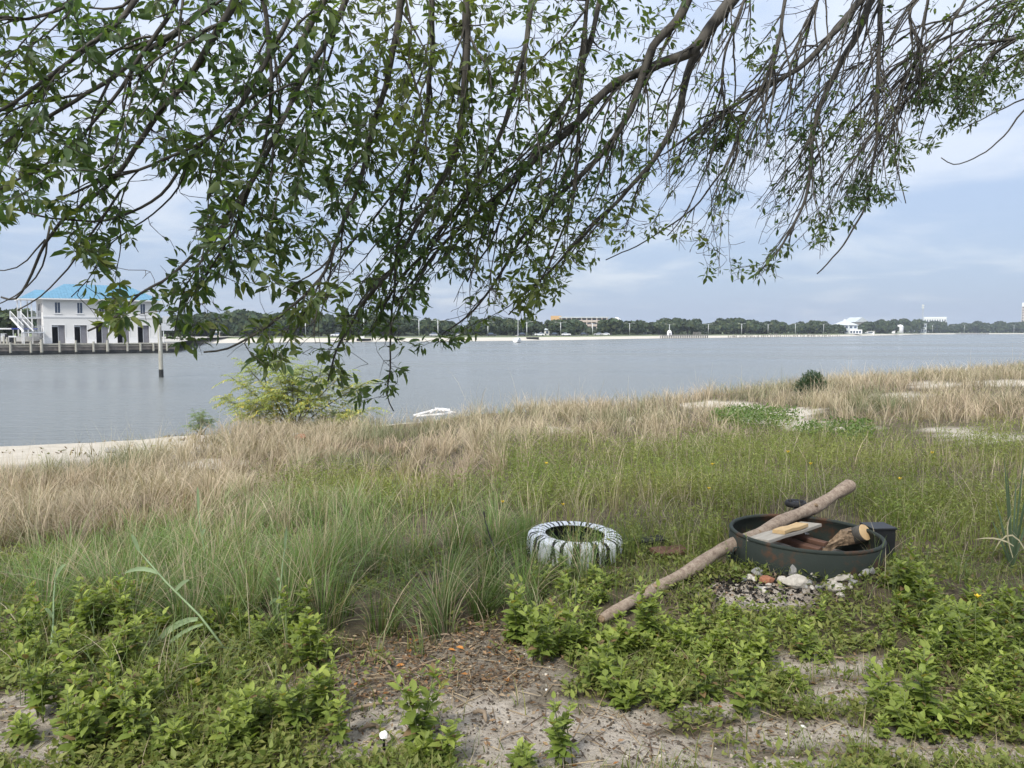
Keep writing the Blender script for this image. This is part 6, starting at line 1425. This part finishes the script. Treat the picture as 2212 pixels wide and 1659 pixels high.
GAPS = [(365, 455, 75, 80), (60, 545, 80, 50), (330, 560, 60, 55), (480, 640, 45, 30), (1610, 480, 50, 50), (1420, 400, 30, 40), (1900, 500, 60, 60), (600, 650, 40, 40), (1130, 70, 30, 40), (2000, 250, 60, 40), (1580, 120, 40, 40), (790, 770, 55, 60), (690, 720, 45, 35), (905, 700, 60, 40), (520, 650, 45, 30), (640, 790, 50, 30), (960, 640, 40, 40), (780, 560, 40, 40), (1500, 420, 40, 60), (1640, 380, 40, 40), (120, 400, 40, 30), (300, 300, 30, 30)]
def leafy(px, py):
    a = np.interp(px, [0, 300, 900, 1150, 1350, 1480, 1600, 1750, 1950, 2100, 2212], [.60, .62, .72, .68, .48, .22, .13, .13, .19, .40, .62])
    a = a + .75 * ell(px, py, [(1600, 590, 85, 35), (1700, 550, 50, 30), (1760, 490, 50, 40), (1650, 100, 50, 80), (1790, 270, 80, 50), (1880, 420, 50, 50), (2110, 170, 120, 70), (2180, 60, 60, 80), (2020, 240, 60, 50), (1970, 330, 50, 40), (1560, 270, 50, 50)])
    a = a * (1 - .25 * sstep(py, 520, 680)) + .8 * ell(px, py, [(250, 690, 85, 55), (420, 752, 50, 32), (200, 560, 60, 35), (570, 785, 55, 25), (840, 860, 55, 32), (320, 600, 90, 40), (650, 640, 80, 40), (1180, 640, 70, 40)])
    return np.clip(a - .7 * ell(px, py, GAPS), 0, 1)
_mpx, _mpy = proj(SK); MAIN = len(SK)
def grow(n, maxlen, depth_sd, rmax, wave):
    """twigs that reach random places of the crown from the nearest wood above them"""
    global SK, SKT, SKR
    out = []
    px = np.where(TR.random(n * 3) < .5, TR.uniform(-70, 2290, n * 3), TR.normal(850, 380, n * 3)); lim = np.interp(px, _bx, _by); py = TR.uniform(-60, 1, n * 3) + (lim + 40) * TR.random(n * 3) ** .85
    keep = (py < lim) & (TR.random(n * 3) > .93 * ell(px, py, GAPS)) & (TR.random(n * 3) > .22 * sstep(py, 540, 660)); px, py = px[keep][:n], py[keep][:n]
    order = np.argsort(((px[:, None] - _mpx[None, ::6]) ** 2 + (py[:, None] - _mpy[None, ::6]) ** 2).min(1))
    for a, b in zip(px[order], py[order]):
        j = int(np.argmin((_mpx - a) ** 2 + (_mpy - b) ** 2)); D = SK[j, 1] + TR.normal(0, depth_sd)
        t = np.array(at_y(a, b, max(2.3, D))); dv = t - SK; dist = np.linalg.norm(dv, axis=1) + 1.6 * np.maximum(0, t[2] - SK[:, 2] + .02)
        dist += .35 * np.maximum(0, -(dv * SKT).sum(1))
        i = int(np.argmin(dist)); L = np.linalg.norm(t - SK[i])
        if L > maxlen or L < .05: continue
        s = SK[i]; c = s + SKT[i] * L * .42 + np.array([0, 0, .04 * L]); u = np.linspace(0, 1, max(4, int(L / .04) + 1))[:, None]
        P = s * (1 - u) ** 2 + c * 2 * u * (1 - u) + t * u * u; nn = len(P)
        P[1:] += (np.cumsum(TR.normal(0, .0045, (nn - 1, 3)), axis=0)); r0 = min(SKR[i] * .75, rmax); rad = np.linspace(r0, .0014, nn)
        out.append((P, rad)); SK = np.concatenate([SK, P[1:]]); SKT = np.concatenate([SKT, unit(np.gradient(P, axis=0))[1:]]); SKR = np.concatenate([SKR, rad[1:]])
    return out
def strands(n):
    """long thin twigs that leave the branches and hang down to the crown's lower edge"""
    global SK, SKT, SKR
    out = []; base, bt, br = SK.copy(), SKT.copy(), SKR.copy(); bx0, by0 = proj(base)
    w = np.interp(bx0, [0, 400, 900, 1400, 1950, 2212], [.8, .9, 1.2, 2.0, 2.2, 1.8]) * (by0 > -60) * (bx0 > -60) * (bx0 < 2280); w = w / w.sum()
    for i in TR.choice(len(base), n, p=w):
        L = TR.uniform(.35, 1.25) * (base[i, 1] / 4) ; k = int(L / .04) + 4; p = base[i].copy(); d = unit(bt[i] + TR.normal(0, .32, 3)); P = [p.copy()]
        lim_ = TR.uniform(.72, 1.0); dn = unit(np.array([TR.normal(-.42, .30), TR.normal(-.05, .2), -1.0]))
        for q in range(k):
            d = unit(d * .91 + dn * .105 + TR.normal(0, .075, 3)); p = p + d * L / k; a, b = proj(p)
            if b > np.interp(a, _bx, _by) * lim_ or (ell(np.array([a]), np.array([b]), GAPS)[0] > .6 and TR.random() < .3): break
            P.append(p.copy())
        if len(P) < 5: continue
        P = np.array(P); rad = np.linspace(min(br[i] * .7, .0062), .0014, len(P)); out.append((P, rad))
        SK = np.concatenate([SK, P[1:]]); SKT = np.concatenate([SKT, unit(np.gradient(P, axis=0))[1:]]); SKR = np.concatenate([SKR, rad[1:]])
    return out
W0_ = strands(640); W1 = W0_ + grow(380, 1.0, .22, .008, 1); W2 = grow(1800, .55, .16, .0042, 2); W3 = grow(1900, .30, .10, .0025, 3)
def tubes(paths, n):
    V = []; F = []; o = 0; ang = np.arange(n) * 2 * np.pi / n
    for P, rad in paths:
        T = unit(np.gradient(P, axis=0)); U = unit(np.cross(T, np.array([.3, 1, .2]))); W = np.cross(T, U); k = len(P)
        V.append((P[:, None] + (U[:, None] * np.cos(ang)[None, :, None] + W[:, None] * np.sin(ang)[None, :, None]) * rad[:, None, None]).reshape(-1, 3))
        i = np.arange(k - 1)[:, None] * n; j = np.arange(n)[None]; j2 = (j + 1) % n
        F.append(np.stack([i + j, i + j2, i + n + j2, i + n + j], -1).reshape(-1, 4) + o); o += k * n
    return np.concatenate(V), np.concatenate(F)
for P, rad in W1[:120]:
    V, F = tubes([(P, rad)], 6); link('side_branch', fast_mesh('side_branch', V - np.array(T0), F, None, [M['bark']], smooth=True), tree)
V, F = tubes(W1[120:] + W2, 5); tw_ = link('twigs', fast_mesh('twigs', V - np.array(T0), F, None, [M['bark']], smooth=True), tree); tag(tw_, kind='stuff')
# fine bare side spurs
spur = []
for P, rad in W1 + W2 + W3:
    for _ in range(max(1, len(P) // 3)):
        i = TR.integers(1, len(P)); d = unit(TR.normal(0, 1, 3) + np.array([0, 0, -.3])); L = TR.uniform(.015, .09); q = np.stack([P[i], P[i] + d * L * .5, P[i] + d * L + np.array([0, 0, -.12 * L])]); spur.append((q, np.array([.0013, .0011, .0007])))
V, F = tubes(W3 + spur, 4); tw_ = link('spurs', fast_mesh('spurs', V - np.array(T0), F, None, [M['bark']]), tree); tag(tw_, kind='stuff')
# leaves in small sprays along the twigs
LP_, LD_, LL_ = [], [], []
for wv, (paths, st) in enumerate(((W1, .075), (W2, .036), (W3, .026))):
    for P, rad in paths:
        k = len(P); seg = np.linalg.norm(P[-1] - P[0]); n = max(2, int(seg / st)); u = .22 + .78 * TR.random(n) ** .75 if wv else .4 + .6 * TR.random(n)
        idx = np.clip(u * (k - 1), 0, k - 1.001); i0 = idx.astype(int); Q = P[i0] + (P[i0 + 1] - P[i0]) * (idx - i0)[:, None]; a, b = proj(Q); ok = TR.random(n) < leafy(a, b) * np.where(vnoise(a * .012, b * .012, 91) > .40, 1, .45)
        Q, T = Q[ok], unit(P[i0 + 1] - P[i0])[ok]; n = len(Q)
        if not n: continue
        for _ in range(4):                               # a spray of leaflets from each node
            d = unit(T * TR.uniform(.2, 1.0, (n, 1)) + TR.normal(0, .70, (n, 3)) + np.array([0, 0, -.20])); LP_.append(Q + d * TR.uniform(0, .035, (n, 1))); LD_.append(d); LL_.append(TR.uniform(.028, .064, n) * np.interp(Q[:, 0], [-1, .6, 2.5], [1.08, .92, .84]))
LP_ = np.concatenate(LP_); LD_ = np.concatenate(LD_); LL_ = np.concatenate(LL_); n = len(LP_)
X, Yv, Z = frames(LD_, TR, tilt=.75); wl = LL_ * TR.uniform(.34, .52, n)
f = np.clip(vnoise(LP_[:, 0] * 2.2 + 5, LP_[:, 2] * 2.2, 93, 2) * 1.6 - .45 + TR.normal(0, .14, n), 0, 1)[:, None]
LC = (np.array([.078, .122, .056]) * (1 - f) + np.array([.185, .205, .068]) * f) * TR.uniform(.75, 1.25, (n, 1))
bx_, by_ = proj(LP_); size = LL_ / LP_[:, 1]; vis = (bx_ > 5) & (bx_ < 2207) & (by_ > 5) & (by_ < 900)
# the three hundred leaves that show largest are leaves of their own
isol = np.argsort(-(size * (1 + .8 * (by_ > np.interp(bx_, _bx, _by) - 160)) * vis)); pick = isol[:300]; rest = np.ones(n, bool); rest[pick] = False
V, F, C = stamp(LEAF_V, LEAF_F, LP_[rest], X[rest], Yv[rest], Z[rest], np.stack([LL_[rest], wl[rest], LL_[rest]], 1), LC[rest])
fo = link('foliage', fast_mesh('foliage', V - np.array(T0), F, C, [M['treeleaf']], smooth=True), tree); tag(fo, kind='stuff')
LM = [fast_mesh('leaf', np.array(LEAF_V), np.array(LEAF_F), np.tile(c, (8, 1)), [M['treeleaf']], smooth=True) for c in ((.078, .122, .056), (.105, .145, .060), (.145, .175, .064), (.185, .205, .068), (.066, .105, .050))]
for q in pick:
    o = link('leaf', LM[int(TR.integers(0, 5))], tree); Mx = Matrix((X[q] * LL_[q], Yv[q] * wl[q], Z[q] * LL_[q])).transposed().to_4x4(); Mx.translation = Vector(LP_[q]) - T0; o.matrix_local = Mx
print('leaves', n, 'twigs', len(W1), len(W2), len(W3))
# ------------------------------------------------------------------ sea air
m = bpy.data.materials.new('sea_haze'); m.use_nodes = True; t_ = m.node_tree; t_.nodes.clear()
o_ = t_.nodes.new('ShaderNodeOutputMaterial'); v_ = t_.nodes.new('ShaderNodeVolumePrincipled')
v_.inputs['Color'].default_value = (.80, .88, 1.0, 1); v_.inputs['Density'].default_value = .00020; v_.inputs['Anisotropy'].default_value = .2
t_.links.new(v_.outputs[0], o_.inputs['Volume'])
hz = MB(); hz.box((-2900, -250, -6), (5900, 5900, 75)); ho = hz.build('haze', m); tag(ho, 'thin pale sea haze over the water', 'haze', kind='stuff')
